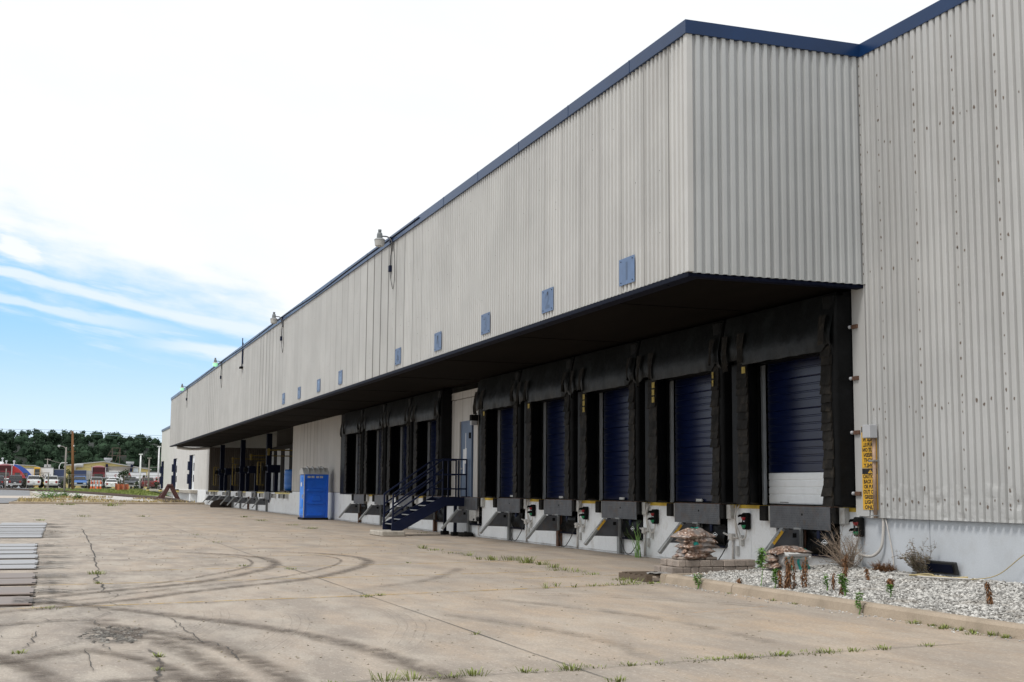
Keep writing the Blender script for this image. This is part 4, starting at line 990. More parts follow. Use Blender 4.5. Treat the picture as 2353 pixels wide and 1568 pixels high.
tag(MB().tube(curve3([(W-.03, 18.70, 1.15), (W-.04, 18.60, .9), (W-.03, 18.52, .55), (W-.04, 18.47, .25)], 5), .012, 6).build('thin_cable', K['pvc'], smooth=True), 'thin white cable hanging down the pale blue foundation', 'cable')
tag(MB().tube([(W-.03, 19.4, 1.17), (W-.05, 19.1, 1.14), (W-.03, 18.75, 1.145)], .014, 6).build('thin_cable', K['pvc'], smooth=True), 'thin grey cable running along the bottom edge of the side wall', 'cable')
tag(MB().tube(curve3([(W-.06, 14.6, 1.0), (W-.08, 15.3, .7), (W-.2, 15.8, .36), (W-.35, 16.4, .27), (W-.3, 16.9, .27)], 6), .007, 6).build('thin_cable', K['hose_yellow'], smooth=True), 'thin tan cable curving down the foundation at the right edge', 'cable')

# warning signs, their box and pipe
def sign(z0, z1, mirror, lab):
    t = thing('warning_sign', (W-.09, 19.03, z0), lab, 'warning sign'); x = W-.09; ya, yb = 19.24, 18.80
    MB().box(x-.004, yb, z0, x, ya, z1).build('sign_panel', K['sign_yellow'], t, bevel=.0)
    h = (z1-z0)
    MB().box(x-.006, yb+.004, z1-.13*h-.005, x-.0041, ya-.004, z1-.004).build('header', K['sign_black'], t)
    tri = MB().prism([(19.07, z1-.115*h), (18.93, z1-.115*h), (19.0, z1-.03*h)], 0, x-.008, x-.0061); tri.build('warning_triangle', K['sign_yellow'], t)
    MB().box(x-.0095, 18.994, z1-.085*h, x-.0081, 19.006, z1-.055*h).box(x-.0095, 18.994, z1-.105*h, x-.0081, 19.006, z1-.095*h).build('exclamation_mark', K['sign_black'], t)
    lines = ['CAUTION', 'BACK IN', 'OR PULL', 'OUT ON', 'GREEN', 'LIGHT', 'ONLY']
    mb = MB(); ux = (0, -1, 0) if not mirror else (0, 1, 0)
    for i, s in enumerate(lines):
        w_ = {'CAUTION': .90, 'BACK IN': .97, 'OR PULL': .93, 'OUT ON': 1.02, 'GREEN': 1.1, 'LIGHT': 1.2, 'ONLY': 1.25}[s]
        text_mb(mb, s, (x-.0055, 19.03, z1-.13*h-(i+.86)*h*.87/7), ux, (0, 0, 1), .090, sx=w_, bold=.0035)
    mb.build('lettering', K['sign_black'], t, recalc=False)
sign(1.275, 1.985, False, 'lower yellow caution sign with black lettering reading the right way round')
sign(1.995, 2.715, True, 'upper yellow caution sign with mirror-image black lettering')
t = thing('sensor_box', (W-.12, 18.86, 2.55), 'grey square box on a rusty vertical pipe covering the corner of the mirrored sign', 'junction box')
MB().box(W-.26, 18.76, 2.50, W-.10, 18.98, 2.73).build('box', K['box_grey'], t, bevel=.01)
MB().tube([(W-.13, 18.83, 2.5), (W-.13, 18.83, 1.14)], .034, 10).build('pipe', K['rust_pipe'], t, smooth=True)
MB().box(W-.18, 18.78, 2.10, W-.09, 18.93, 2.125).box(W-.18, 18.77, 1.17, W-.09, 18.89, 1.19).build('pipe_clamp', K['steel'], t)
for i, z in enumerate((1.55, 2.62, 3.58, 4.50)):
    t = thing('corner_bracket', (W-.1, 19.42, z), 'small rust brown bracket with clear insulator on the wall corner, %s from the ground' % NTH[i].replace('nearest', 'first'), 'bracket', 'brackets up the wall corner')
    MB().box(W-.12, 19.28, z-.035, W-.085, 19.44, z+.035).build('strap', K['rust_steel'], t)
    MB().lathe([(.03, 0), (.036, .05), (.03, .1)], (W-.12, 19.46, z), 10, 1).build('insulator', K['box_grey'], t, smooth=True)

# number plates on the canopy
def plate(y, n, lab, scr, pale=False):
    t = thing('number_plate', (XC-.05, y, 5.62), lab, 'number plate', 'blue dock number plates on the canopy')
    x = XC-.046; z0 = 5.37+.02*(n > 5)
    MB().box(x-.006, y-.34, z0, x, y+.34, z0+.50).build('plate', K['plate_blue'], t)
    bl = MB()
    for sy in (-.25, .25):
        for sz in (.05, .45): bl.lathe([(.012, -.008), (.012, 0)], (x-.006, y+sy, z0+sz), 8, 0)
    for q in range(2):
        pass
    bl.build('bolts', K['dark'], t)['kind'] = 'stuff'
    text_mb(MB(), str(n), (x-.0075, y, z0+.09), (0, -1, 0), (0, 0, 1), .46, sx=1.1, bold=.016).build('digit', K['plate_digit_pale' if pale else 'plate_digit'], t, recalc=False)
    if scr:
        mb = MB(); rnd = random.Random(n*7)
        for (dy, dz, w_, h_) in scr:
            pts = [(x-.009, y+dy+w_*math.cos(a)*rnd.uniform(.4, 1), z0+dz+h_*math.sin(a)*rnd.uniform(.5, 1)) for a in [2*math.pi*k/9 for k in range(9)]]
            mb.add(pts, [tuple(range(9))])
        mb.build('scrape', K['scratch'], t)
PL = [(21.49, 'nearest blue number plate with a faded digit 1'), (25.56, 'second blue number plate from the near corner, one dark scrape near its top'), (29.78, 'third blue number plate from the near corner, small scratch at upper left'), (33.95, 'fourth blue number plate, black blotch running down its upper half'), (38.31, 'fifth blue number plate with dark streaks across its middle')]
SC = [None, [(-.02, .40, .05, .06)], [(.1, .36, .05, .02)], [(.02, .36, .06, .09), (.05, .26, .02, .08)], [(-.02, .20, .04, .10), (.12, .16, .02, .05), (-.05, .14, .05, .03)]]
for i, (y, lab) in enumerate(PL): plate(y, i+1, lab, SC[i], False)
for y, n, lab, scr in ((46.75, 6, 'blue number plate just beyond the gap over the personnel door, thin dark curve on it', [(.02, .42, .12, .015), (-.1, .33, .03, .02)]), (50.87, 7, 'plain pale blue number plate third from the far end of the row', None), (55.18, 8, 'blue number plate second from the far end, black blotches', [(0, .38, .09, .06), (0, .14, .08, .07), (.05, .25, .03, .05)]), (59.16, 9, 'farthest blue number plate, black blotch on its lower half', [(-.02, .22, .09, .07), (.05, .1, .03, .06)])): plate(y, n, lab, scr, True)

# yard lamps on the roof edge
def lamp(y, lab, lit):
    t = thing('wall_lamp', (XC, y, 9.45), lab, 'wall lamp', 'yard lamps on the canopy edge')
    xl = XC-.46; z = 9.5
    MB().tube(curve3([(XC-.04, y-.10, 9.05), (XC-.07, y-.10, 9.30), (XC-.12, y-.06, 9.44), (XC-.22, y, 9.53), (xl+.06, y, 9.53)], 5), .022, 8).build('arm', K['grey_paint'], t, smooth=True)
    MB().box(XC-.14, y-.05, 9.36, XC-.03, y+.06, 9.52).build('mount', K['navy_mid'], t)
    h = MB().lathe([(.095, 9.45), (.088, 9.58), (.072, 9.64), (.045, 9.65), (.045, 9.67), (.055, 9.675), (.055, 9.74), (0, 9.745)], (xl, y, 0), 18).build('housing', K['lamp_grey'], t, smooth=False)
    MB().lathe([(.09, 9.47), (.15, 9.44), (.178, 9.41), (.178, 9.40)], (xl, y, 0), 20).build('reflector', K['steel'] if not lit else K['lamp_white'], t, smooth=False)
    MB().lathe([(.17, 9.40), (.145, 9.22), (.135, 9.21), (.05, 9.205), (.045, 9.18), (0, 9.18)], (xl, y, 0), 20).build('lens', K['lamp_lit' if lit else 'lamp_white'], t)
    MB().tube(curve3([(XC-.1, y+.02, 9.38), (XC-.06, y+.04, 9.1), (XC-.08, y+.03, 8.9), (XC-.07, y+.08, 8.62)], 4), .014, 6).build('cable', K['cable'], t, smooth=True)
    MB().box(XC-.13, y+.02, 8.42, XC-.04, y+.15, 8.62).build('junction_box', K['navy_mid'], t)
    MB().tube(curve3([(XC-.08, y+.09, 8.42), (XC-.06, y+.0, 8.1), (XC-.05, y-.2, 7.83), (XC-.05, y-.36, 8.1), (XC-.05, y-.38, 8.4), (XC-.05, y-.25, 9.2), (XC-.08, y-.12, 9.36)], 5), .008, 6).build('hanging_wire', K['cable'], t, smooth=True)
lamp(39.3, 'nearest grey yard lamp with an unlit white lens on the roof edge', False)
lamp(60.0, 'second yard lamp from the near corner, unlit white lens', False)
lamp(83.0, 'glowing green yard lamp second from the far end of the canopy', True)
lamp(105.1, 'glowing green yard lamp at the far end of the canopy', True)
t = thing('conduit_mast', (XC, 73.5, 9.3), 'thin bent conduit mast without a lamp on the roof edge', 'conduit')
MB().tube([(XC-.06, 73.5, 8.3), (XC-.06, 73.5, 10.0)], .03, 6).tube([(XC-.06, 73.2, 8.5), (XC-.06, 73.2, 9.7)], .025, 6).build('pipes', K['navy_mid'], t); MB().box(XC-.2, 73.1, 8.25, XC-.03, 73.6, 8.35).build('bracket', K['dark'], t)
tag(MB().tube(curve3([(XC-.085, 36.0, 9.50), (XC-.085, 45, 9.47), (XC-.085, 52, 9.42), (XC-.085, 60, 9.52), (XC-.085, 72, 9.43), (XC-.085, 83, 9.5), (XC-.085, 95, 9.44), (XC-.085, 105, 9.5)], 8), .022, 6).build('roof_cable', K['navy'], smooth=True), 'dark cable slung along the blue roof edge trim between the lamps', 'cable')
t = thing('door_lamp', (W-.1, 41.2, 4.0), 'small dark wall light beside the blue personnel door', 'wall light')
MB().box(W-.26, 41.12, 3.86, W-.03, 41.34, 4.06).build('housing', K['dark'], t); MB().box(W-.25, 41.14, 3.72, W-.06, 41.32, 3.86).build('lens', K['box_grey'], t)
t = thing('electrical_cabinet', (W-.1, 41.3, .5), 'pale grey electrical cabinet low on the wall right of the stairs', 'cabinet')
MB().box(W-.14, 40.95, .52, W-.004, 41.66, 1.29).build('cabinet_body', K['bracket_white'], t, bevel=.01); MB().tube([(W-.06, 40.88, 1.2), (W-.06, 40.86, .05)], .025).build('conduit', K['pvc'], t)
t = thing('rubber_pad', (13.0, 41.6, 0), 'round black rubber weight lying by the foot of the stair leg', 'weight')
MB().lathe([(.24, 0), (.26, .04), (.26, .11), (.22, .14), (0, .14)], (13.15, 41.55, 0), 16).build('pad', K['rubber'], t); MB().lathe([(.06, .14), (.05, .17), (0, .17)], (13.15, 41.55, 0), 10).build('hub', K['dark'], t)

# ------------------------------------------------------------------ stairs
t = thing('metal_stairs', (12.2, 42.8, 0), 'navy blue steel stairs with handrails climbing to the personnel door', 'stairs')
for y in (42.2, 43.42):
    MB().prism([(10.76, .18), (11.12, .18), (12.62, 1.0), (W-.02, 1.0), (W-.02, 1.30), (12.48, 1.30), (10.76, .40)], 1, y-.025, y+.025).build('stringer', K['navy_mid'], t)
    rl = MB()
    rl.bar((10.80, y, .2), (10.80, y, 1.40), .055, .055, (0, 1, 0)).bar((12.52, y, 1.28), (12.52, y, 2.60), .045, .045, (0, 1, 0)).bar((13.08, y, 1.28), (13.08, y, 2.55), .045, .045, (0, 1, 0)).bar((W-.07, y, 1.28), (W-.07, y, 2.60), .045, .045, (0, 1, 0))
    for dz in (0, -.34, -.68): rl.bar((10.80, y, 1.39+dz), (12.52, y, 2.58+dz), .05, .05)
    for z in (2.58, 2.07, 1.58): rl.bar((12.52, y, z), (W-.07, y, z), .05, .05)
    rl.build('handrail', K['navy_mid'], t)
    lg = MB().bar((12.98, y, .02), (12.98, y, 1.0), .10, .10, (0, 1, 0)).build('support_leg', K['navy'], t); MB().box(12.86, y-.12, 0, 13.1, y+.12, .13).build('foot_block', K['dark'], lg)
for i in range(6):
    x = 10.84+.29*i; z = .40+.155*i
    q = MB().box(x, 42.225, z-.03, x+.27, 43.395, z).build('step', K['navy_mid'], t); MB().box(x-.006, 42.23, z-.028, x+.03, 43.39, z+.004).build('worn_nosing', K['steel'], q)
MB().box(12.55, 42.225, 1.255, W-.02, 43.395, 1.29).build('platform', K['navy_mid'], t)
tag(MB().box(10.33, 41.75, 0, 11.12, 43.55, .175).build('concrete_block', K['block'], bevel=.03), 'weathered concrete block under the foot of the blue stairs', 'concrete block')

# ------------------------------------------------------------------ portable toilet
t = thing('portable_toilet', (12.43, 64.7, 0), 'bright blue portable toilet with a grey ribbed roof in front of the pale wall panel', 'portable toilet')
xa, xb, ya, yb = 11.84, 13.05, 64.1, 65.32
MB().box(xa-.05, ya-.05, 0, xb+.05, yb+.05, .11).build('base', K['rubber'], t, bevel=.02)
bd = MB().box(xa+.04, ya+.055, .11, xb-.03, yb-.03, 2.26)
wl = bd.build('cabin_wall', K['toilet_blue'], t)
for px_ in (xa-.012, xb-.03): MB().box(px_, ya-.012, .11, px_+.042, ya+.03, 2.26).build('corner_trim', K['toilet_grey'] if px_ < xb-.5 else K['toilet_blue'], t)
pn = MB(); y = ya+.03
pn.box(xa, ya, .11, xa+.07, ya+.06, 2.26).box(xb-.07, ya, .11, xb, ya+.06, 2.26).box(xa+.07, ya+.005, 2.0, xb-.07, ya+.06, 2.26)
pn.prism([(xa+.15, .2), (xa+.22, .28), (xb-.22, .28), (xb-.15, .2)], 1, ya+.012, ya+.06).prism([(xa+.15, .85), (xa+.24, .78), (xb-.24, .78), (xb-.15, .85), (xb-.2, .89), (xa+.2, .89)], 1, ya+.01, ya+.06)
pn.prism([(xa+.15, 1.45), (xa+.24, 1.54), (xb-.24, 1.54), (xb-.15, 1.45), (xb-.2, 1.42), (xa+.2, 1.42)], 1, ya+.01, ya+.06).box(xa+.42, ya+.012, .93, xb-.36, ya+.06, 1.2)
pn.build('moulded_panel', K['toilet_blue'], t, bevel=.006)
for dx in (.17, .36, .60, .79): MB().box(xa+dx, ya-.004, 2.07, xa+dx+.15, ya+.004, 2.17).build('vent', K['toilet_grey'], t)
d = MB().box(xa-.004, ya+.12, .2, xa+.03, yb-.12, 2.2).box(xa-.03, ya+.3, .3, xa-.004, yb-.3, .45).box(xa-.03, ya+.3, .6, xa-.004, yb-.3, 1.0).box(xa-.03, ya+.3, 1.9, xa-.004, yb-.3, 2.1).build('door', K['toilet_side'], t, bevel=.008)
MB().box(xa-.045, ya+.2, 1.05, xa-.004, ya+.28, 1.25).build('door_latch', K['toilet_grey'], d)
MB().box(xa-.033, ya+.4, 1.65, xa-.0305, yb-.5, 1.85).build('door_label', K['paper'], d)
rf = MB(); arc = [(ya-.04+(yb-ya+.08)*k/14, 2.25+.33*math.sin(math.pi*k/14)**.75) for k in range(15)]
rf.prism(arc, 0, xa-.04, xb+.04)
rf = rf.build('roof', K['toilet_grey'], t)
for x in (xa+.22, xa+.48, xa+.76, xa+1.0):
    q = MB(); a2 = [(ya-.05+(yb-ya+.1)*k/14, 2.25+.40*math.sin(math.pi*k/14)**.75) for k in range(15)]
    q.prism(a2, 0, x, x+.05); q.build('roof_rib', K['toilet_grey'], rf)
MB().tube([(xb-.2, yb-.2, 2.4), (xb-.2, yb-.2, 2.68)], .05, 10).build('vent_pipe', K['toilet_grey'], rf)

# ------------------------------------------------------------------ steel plates laid across the yard
ev = [((58.19, 54.75), -.09, 0), ((53.9, 51.7), -.14, 0), ((50.9, 49.8), -.15, 0), ((49.3, 47.7), -.14, 0), ((47.0, 45.6), -.17, 0), ((45.0, 43.9), -.18, 0), ((43.5, 41.7), -.18, 0),
      ((37.13, 35.6), -.28, 0), ((35.25, 33.7), -.27, 0), ((33.3, 31.85), -.27, 0), ((31.4, 29.8), -.21, 0), ((29.1, 27.6), -.19, 0), ((27.3, 26.05), -.18, 0), ((24.75, 23.35), -.18, 1), ((23.27, 21.95), -.17, 1), ((21.35, 19.9), -.17, 1), ((19.53, 18.2), -.16, 1)]
nn_ = ('nearest', 'second', 'third', 'fourth', 'fifth', 'sixth', 'seventh', 'eighth', 'ninth', 'tenth', 'eleventh', 'twelfth', 'thirteenth', 'fourteenth', 'fifteenth', 'sixteenth', 'farthest')
for i, ((b, a), xr, rust) in enumerate(ev):
    j = 16-i
    t = thing('steel_plate', (xr-1.3, (a+b)/2, 0), '%s steel plate across the yard at the left, %s from the camera' % ('brown rusty' if rust else 'shiny worn', nn_[j]), 'steel plate', 'steel plates laid across the yard')
    ln = 1.75 if i == 0 else 3.2
    MB().box(xr-ln+random.uniform(-.02, .02), a+.08, .018, xr+random.uniform(-.02, .02), b-.06, .038).build('plate', K['plate_rust' if rust else 'plate_steel'], t, bevel=.004)
    MB().box(xr-ln+.1, a+.14, .002, xr-.04, b-.12, .019).build('bearer', K['rust_steel'], t); MB().box(xr-.05, b-.20, .036, xr+.03, b-.12, .044).build('end_clip', K['dark'], t); MB().box(xr-.05, a+.12, .036, xr+.03, a+.20, .044).build('end_clip', K['dark'], t)

# ------------------------------------------------------------------ pallet, pavers and bags by the island kerb
t = thing('pallet', (10.7, 20.9, 0), 'broken wooden pallet under the stacked paving blocks', 'pallet')
for i in range(5): MB().box(9.75, 20.47+.22*i, .10, 12.0, 20.58+.22*i, .122).build('deck_board', K['wood'], t)
for i in range(3): MB().box(9.75+.75*i, 20.45, .005, 9.87+.75*i, 21.6, .099).build('runner', K['wood'], t)
tag(MB().grid([[(9.9+.5*i/5, 20.42+.35*j/5, .125+.05*mn.noise(Vector((i*.8, j*.9, 3)))+.02) for j in range(6)] for i in range(6)]).build('torn_film', K['bag_film'], recalc=False), 'torn scrap of plastic film on the corner of the pallet', 'plastic film')
PVN = 0
pav = []
for row, (yy, z0) in enumerate(((20.50, .125), (20.50, .245))):
    x = 10.27 if row == 0 else 10.40
    while x < 11.85:
        l = random.choice((.15, .22, .24, .26)); l = min(l, 11.93-x)
        if l < .1: break
        pav.append((x, yy+random.uniform(-.012, .012), z0, l)); x += l+.006
for row, z0 in ((0, .125), (1, .245)):
    for yy in (20.76, 21.02):
        x = 10.28 if row == 0 else 10.41
        while x < (11.0 if yy > 20.8 or row == 1 else 11.4): pav.append((x, yy, z0, .22)); x += .226
for x, yy in ((10.5, 20.55), (10.74, 20.58), (10.98, 20.55), (10.52, 20.8), (10.75, 20.82)): pav.append((x, yy, .365, .21))
for i, (x, yy, z0, l) in enumerate(pav):
    crs = 'bottom' if z0 < .2 else ('middle' if z0 < .3 else 'top')
    o = MB().box(x, yy, z0, x+l, yy+.22, z0+(.115 if crs != 'top' else .05)).build('paving_block', K['paver'], bevel=.012)
    tag(o, 'rough grey-brown paving block in the %s course of the stack on the pallet' % crs, 'paving block', 'paving blocks in the %s course' % crs)
def bag(cx, cy, cz, lx, ly, h, rz, seed, nm, lab, patch=None, tilt=0., mat='bag'):
    rnd = random.Random(seed); n, m_ = 26, 14; P = []
    ca, sa = math.cos(rz), math.sin(rz)
    def pt(a, b, top):
        # a,b in -1..1
        e = (max(0, 1-abs(a)**2.6))**.62*(max(0, 1-abs(b)**2.4))**.6
        x, y = a*lx/2*(1+.07*abs(b)**5-.03*b*b)+.012*math.sin(b*5+seed), b*ly/2*(1+.09*abs(a)**5-.04*a*a)+.012*math.sin(a*4+seed)
        z = (h*.55*e if top else -h*.42*e)+.022*mn.noise(Vector((x*7, y*7, seed)))*(e+.3)+.016*mn.noise(Vector((x*16, y*16, seed+4)))*(.4+e)+tilt*a-.028*abs(a)**2.5*(1+.5*math.sin(seed*2.1)*a)-.012*b*b
        return (cx+x*ca-y*sa, cy+x*sa+y*ca, cz+z)
    mb = MB()
    A = [-1+2*i/n for i in range(n+1)]; B = [-1+2*j/m_ for j in range(m_+1)]
    mb.grid([[pt(a, b, True) for b in B] for a in A]); mb.grid([[pt(a, b, False) for b in reversed(B)] for a in A])
    t = thing('bag', (cx, cy, cz-h/2), lab, 'bag', 'plastic bags of bark')
    body = mb.build('sack', K[mat], t, smooth=True, recalc=False)
    if patch:
        a0, a1, b0, b1 = patch
        def pt2(a, b):
            p = pt(a, b, True); return (p[0], p[1]-.002, p[2]+.004)
        MB().grid([[pt2(a0+(a1-a0)*i/6, b0+(b1-b0)*j/6) for j in range(7)] for i in range(7)]).build('teal_print', K['teal'], t, smooth=True, recalc=False)
    return t
B0 = .40; _bag = bag
def bag(cx, cy, cz, lx, ly, h, *a, **k):
    if cx < 11.5: return _bag(cx-.01+.035*math.sin(cz*77), cy, B0+(cz-B0)*.84, lx*.84*(1+.06*math.sin(cz*40)), ly*.95, h*1.3, a[0]*2.2+.1*math.sin(cz*60), *a[1:], **k)
    return _bag(cx, cy, cz, lx*.88, ly*.9, h, *a, **k)
bag(10.83, 20.72, B0+.055, .76, .46, .15, .1, 1, 'b', 'lowest bag of the stack standing on the paving blocks', None)
bag(10.88, 20.72, B0+.16, .74, .46, .15, -.1, 2, 'b', 'fourth bag from the top of the stack on the paving blocks, brown bark showing', None)
bag(10.85, 20.70, B0+.265, .80, .46, .15, .05, 3, 'b', 'middle bag of the stack on the paving blocks, teal smudge on its side', (-.6, -.3, -.98, -.75))
bag(10.86, 20.71, B0+.37, .82, .46, .14, -.06, 4, 'b', 'second bag from the top of the stack, teal print at its left end', (-.85, -.5, -.8, -.3))
bag(10.84, 20.70, B0+.47, .80, .50, .17, .08, 5, 'b', 'topmost bag of the stack on the paving blocks, grey film with a teal band', (-.2, .4, -.2, .25), tilt=-.012)
bag(12.02, 19.98, .29, .42, .4, .13, .2, 6, 'b', 'bag at the bottom left of the low heap on the gravel')
bag(12.00, 20.0, .40, .42, .4, .14, -.1, 7, 'b', 'bag in the middle left of the low heap on the gravel')
bag(12.26, 19.95, .545, .82, .46, .15, .05, 8, 'b', 'long bag lying on top of the low heap on the gravel', (.7, .95, -.6, 0))
# an upright folded bag facing the yard
P = []
for i in range(13):
    row = []
    for j in range(11):
        f, g_ = i/12, j/10; x = 12.02+.50*g_; z = .20+.30*f
        row.append((x+.02*math.sin(f*9), 19.70-.05*math.sin(g_*3.14)+.02*mn.noise(Vector((x*14, z*16, 1)))-(.06 if f > .8 else 0), z))
    P.append(row)
t = thing('bag', (12.27, 19.75, .2), 'upright grey bag with vertical teal stripes in front of the low heap', 'bag', 'plastic bags of bark')
mb = MB().grid(P); mb.grid([[(x, 19.92, z) for x, y, z in r] for r in (P[0], P[-1])]); mb.grid([P[-1], [(x, 19.92, z) for x, y, z in P[-1]]])
mb.grid([[r[0] for r in P], [(r[0][0], 19.92, r[0][2]) for r in P]]).grid([[r[-1] for r in P], [(r[-1][0], 19.92, r[-1][2]) for r in P]])
mb.build('sack', K['bag_film'], t, smooth=True, recalc=False)
for j, wd in ((1, 2), (5, 1), (9, 2)):
    MB().grid([[(r[jj][0], r[jj][1]-.004, r[jj][2]) for jj in (j, min(10, j+wd))] for r in P[:-2]]).build('teal_stripe', K['teal'], t, recalc=False)
mb = MB(); mb.grid([[(12.0+.52*g_, 19.66-.04*math.sin(f*3)+.02*mn.noise(Vector((g_*6, f*5, 2))), .54-.10*f-.05*g_+.02*mn.noise(Vector((g_*5, f*3, 7)))) for g_ in [k/10 for k in range(11)]] for f in (0, .25, .5, .75, 1)])
mb.build('loose_film', K['foil'], t, smooth=True, recalc=False)

# things along the foot of the side wall
t = thing('black_tray', (13.2, 17.2, .3), 'black rectangular tray leaning against the pale blue foundation', 'tray')
MB().bar((W-.07, 17.55, .40), (W-.07, 16.82, .40), .05, .20, (-.25, 0, 1)).build('tray_body', K['cable'], t, bevel=.01)
MB().bar((W-.125, 17.50, .39), (W-.125, 16.87, .39), .01, .13, (-.25, 0, 1)).build('tray_face', K['navy'], t)
t = thing('hose_coil', (13.0, 17.0, .27), 'yellow and grey hose lying loosely on the gravel by the black tray', 'hose')
MB().tube(curve3([(12.95+.22*math.cos(a*1.3)+.02*a, 17.15-.08*a+.30*math.sin(a), .285+.01*math.sin(a*3)) for a in [k*.5 for k in range(16)]], 4), .014, 6).build('yellow_hose', K['hose_yellow'], t, smooth=True)
MB().tube(curve3([(12.9, 17.9, .275), (12.86, 17.4, .285), (12.80, 17.0, .28), (12.9, 16.5, .285), (13.1, 16.2, .285)], 5), .014, 6).build('grey_hose', K['pvc'], t, smooth=True)
t = thing('rusted_disc', (12.9, 103.5, 0), 'dark rust brown round plate leaning low against the porch dock', 'round plate')
MB().lathe([(.95, -.03), (1.0, 0), (.95, .03), (.2, .05), (0, .05)], (12.75, 103.3, .30), 24, 1).build('disc', M('dark_rust', (.022, .014, .010), .9), t); MB().lathe([(.16, -.06), (.16, .0)], (12.75, 103.24, .34), 12, 1).build('hub', K['dark'], t)
bpy.data.objects['rusted_disc'].scale = (1, 1, .5)

# ================================================================== PLANTS NEAR THE DOCKS
def leaf(mb, p, d, ln, wd, droop=.3):
    p = Vector(p); d = Vector(d).normalized(); s = d.cross(Vector((0, 0, 1)))
    if s.length < .01: s = Vector((1, 0, 0))
    s.normalize(); m_ = p+d*ln*.5+Vector((0, 0, .02*ln)); e = p+d*ln-Vector((0, 0, droop*ln))
    mb.add([p, m_+s*wd/2, e, m_-s*wd/2], [(0, 1, 2, 3)])
def rdir(z0=-.2, z1=.8):
    a = random.uniform(0, 6.283); return Vector((math.cos(a), math.sin(a), random.uniform(z0, z1)))
def green_weed(x, y, z, h, lab, n=1, dens=60, ll=.11):
    t = thing('weed', (x, y, z), lab, 'weed', 'weeds growing on the gravel bed'); st_, lf = MB(), MB()
    for k in range(n):
        lean = Vector((random.uniform(-.25, .25), random.uniform(-.25, .25), 1)) if n > 1 else Vector((.05, 0, 1))
        hh = h*random.uniform(.75, 1); pts = [Vector((x, y, z))+lean*hh*f+Vector((.02*math.sin(f*4), 0, 0)) for f in (0, .3, .6, 1)]
        st_.tube(pts, [.007, .006, .005, .002], 5)
        for i in range(dens):
            f = random.uniform(.3 if n == 1 else .1, 1)**.6; p = Vector((x, y, z))+lean*hh*f
            leaf(lf, p, rdir(-.1, .9), ll*random.uniform(.6, 1.1), .028, .25)
    st_.build('stem', K['leaf_green'], t); lf.build('leaves', K['leaf_green'], t, recalc=False)
def dead_weed(x, y, z, h, lab, n=1):
    t = thing('dead_weed', (x, y, z), lab, 'dead weed', 'dead brown weeds on the gravel bed'); st_, lf = MB(), MB()
    for k in range(n):
        lean = Vector((random.uniform(-.15, .15), random.uniform(-.15, .15), 1)); hh = h*random.uniform(.7, 1); b = Vector((x+random.uniform(-.018, .018)*n*(n > 1), y+random.uniform(-.018, .018)*n*(n > 1), z))
        st_.tube([b, b+lean*hh*.6, b+lean*hh], [.007, .006, .003], 5)
        for i in range(70):
            f = random.uniform(.12, 1); d = rdir(-.9, .2); leaf(lf, b+lean*hh*f, d, random.uniform(.035, .075), .018, .6)
    st_.build('stem', K['leaf_brown'], t); lf.build('leaves', K['leaf_brown'], t, recalc=False)
def twig_bush(x, y, z, h, wd, lab, n, leaves, mt_t='twig', mt_l='bush_leaf', depth=.25):
    t = thing('bush', (x, y, z), lab, 'bush'); st_, lf = MB(), MB()
    for k in range(n):
        a = Vector((x+random.uniform(-.1, .1), y+random.uniform(-.15, .15), z)); d = Vector((random.uniform(-depth, depth*.2), random.uniform(-1, 1)*wd/h, random.uniform(.4, 1))); ln = h*random.uniform(.5, 1.05)
        pts = [a]; 
        for i in range(5):
            d = d+Vector((random.uniform(-.2, .15), random.uniform(-.3, .3), random.uniform(-.2, .15))); q = pts[-1]+d.normalized()*ln/5
            q.x = min(q.x, W-.03); q.z = max(q.z, z); pts.append(q)
        st_.tube(pts, [.005, .0045, .004, .0035, .003, .0025], 4, False)
        for i in range(1, 6):
            for j in range(3):
                e = pts[i]+Vector((random.uniform(-.08, .04), random.uniform(-.12, .12), random.uniform(-.03, .12))); e.x = min(e.x, W-.02)
                st_.tube([pts[i], e], [.0025, .0018], 3, False)
                for q in range(leaves): leaf(lf, e+(pts[i]-e)*random.random(), rdir(-.5, .6), random.uniform(.02, .045), .018, .2)
    st_.build('twigs', K[mt_t], t, recalc=False)
    if leaves: lf.build('leaves', K[mt_l], t, recalc=False)
green_weed(10.37, 17.67, bedz(10.37, 17.67), .60, 'tall bright green weed with narrow leaves, just left of the low bag heap', 1, 170, .15)
green_weed(10.36, 17.25, bedz(10.4, 17.2), .3, 'green weed at the left foot of the big dead clump', 3, 40, .07)
green_weed(10.50, 15.62, bedz(10.5, 15.6), .32, 'green weed growing against a short dead stalk right of the big clump', 3, 45, .08)
green_weed(10.80, 15.0, bedz(10.8, 15), .2, 'small green weed near the kerb, right of the stalk weed', 2, 40, .06)
green_weed(10.62, 16.25, bedz(10.6, 16.3), .3, 'thin yellow-green weed at the right edge of the big dead clump', 2, 30, .06)
green_weed(9.93, 18.9, 0, .27, 'small upright weed growing at the foot of the kerb, left', 3, 30, .07)
green_weed(9.93, 14.46, 0, .32, 'upright weed growing in the kerb joint, right', 2, 30, .08)
dead_weed(10.50, 16.95, bedz(10.5, 16.95), .50, 'tallest clump of dead brown weeds in the middle of the gravel bed', 9)
dead_weed(10.42, 17.2, bedz(10.4, 17.2), .36, 'dead brown weed at the left of the big clump', 2)
dead_weed(10.80, 16.35, bedz(10.8, 16.4), .36, 'dead brown weed at the right of the big clump', 1)
dead_weed(10.55, 15.78, bedz(10.5, 15.8), .33, 'single dead brown stalk behind a green weed', 1)
dead_weed(12.1, 18.0, bedz(12.1, 18), .42, 'dead brown weed in front of the dry bush near the dock signal', 2)
dead_weed(12.1, 17.35, bedz(12.1, 17.4), .25, 'short cone-shaped dead weed toward the wall', 1)
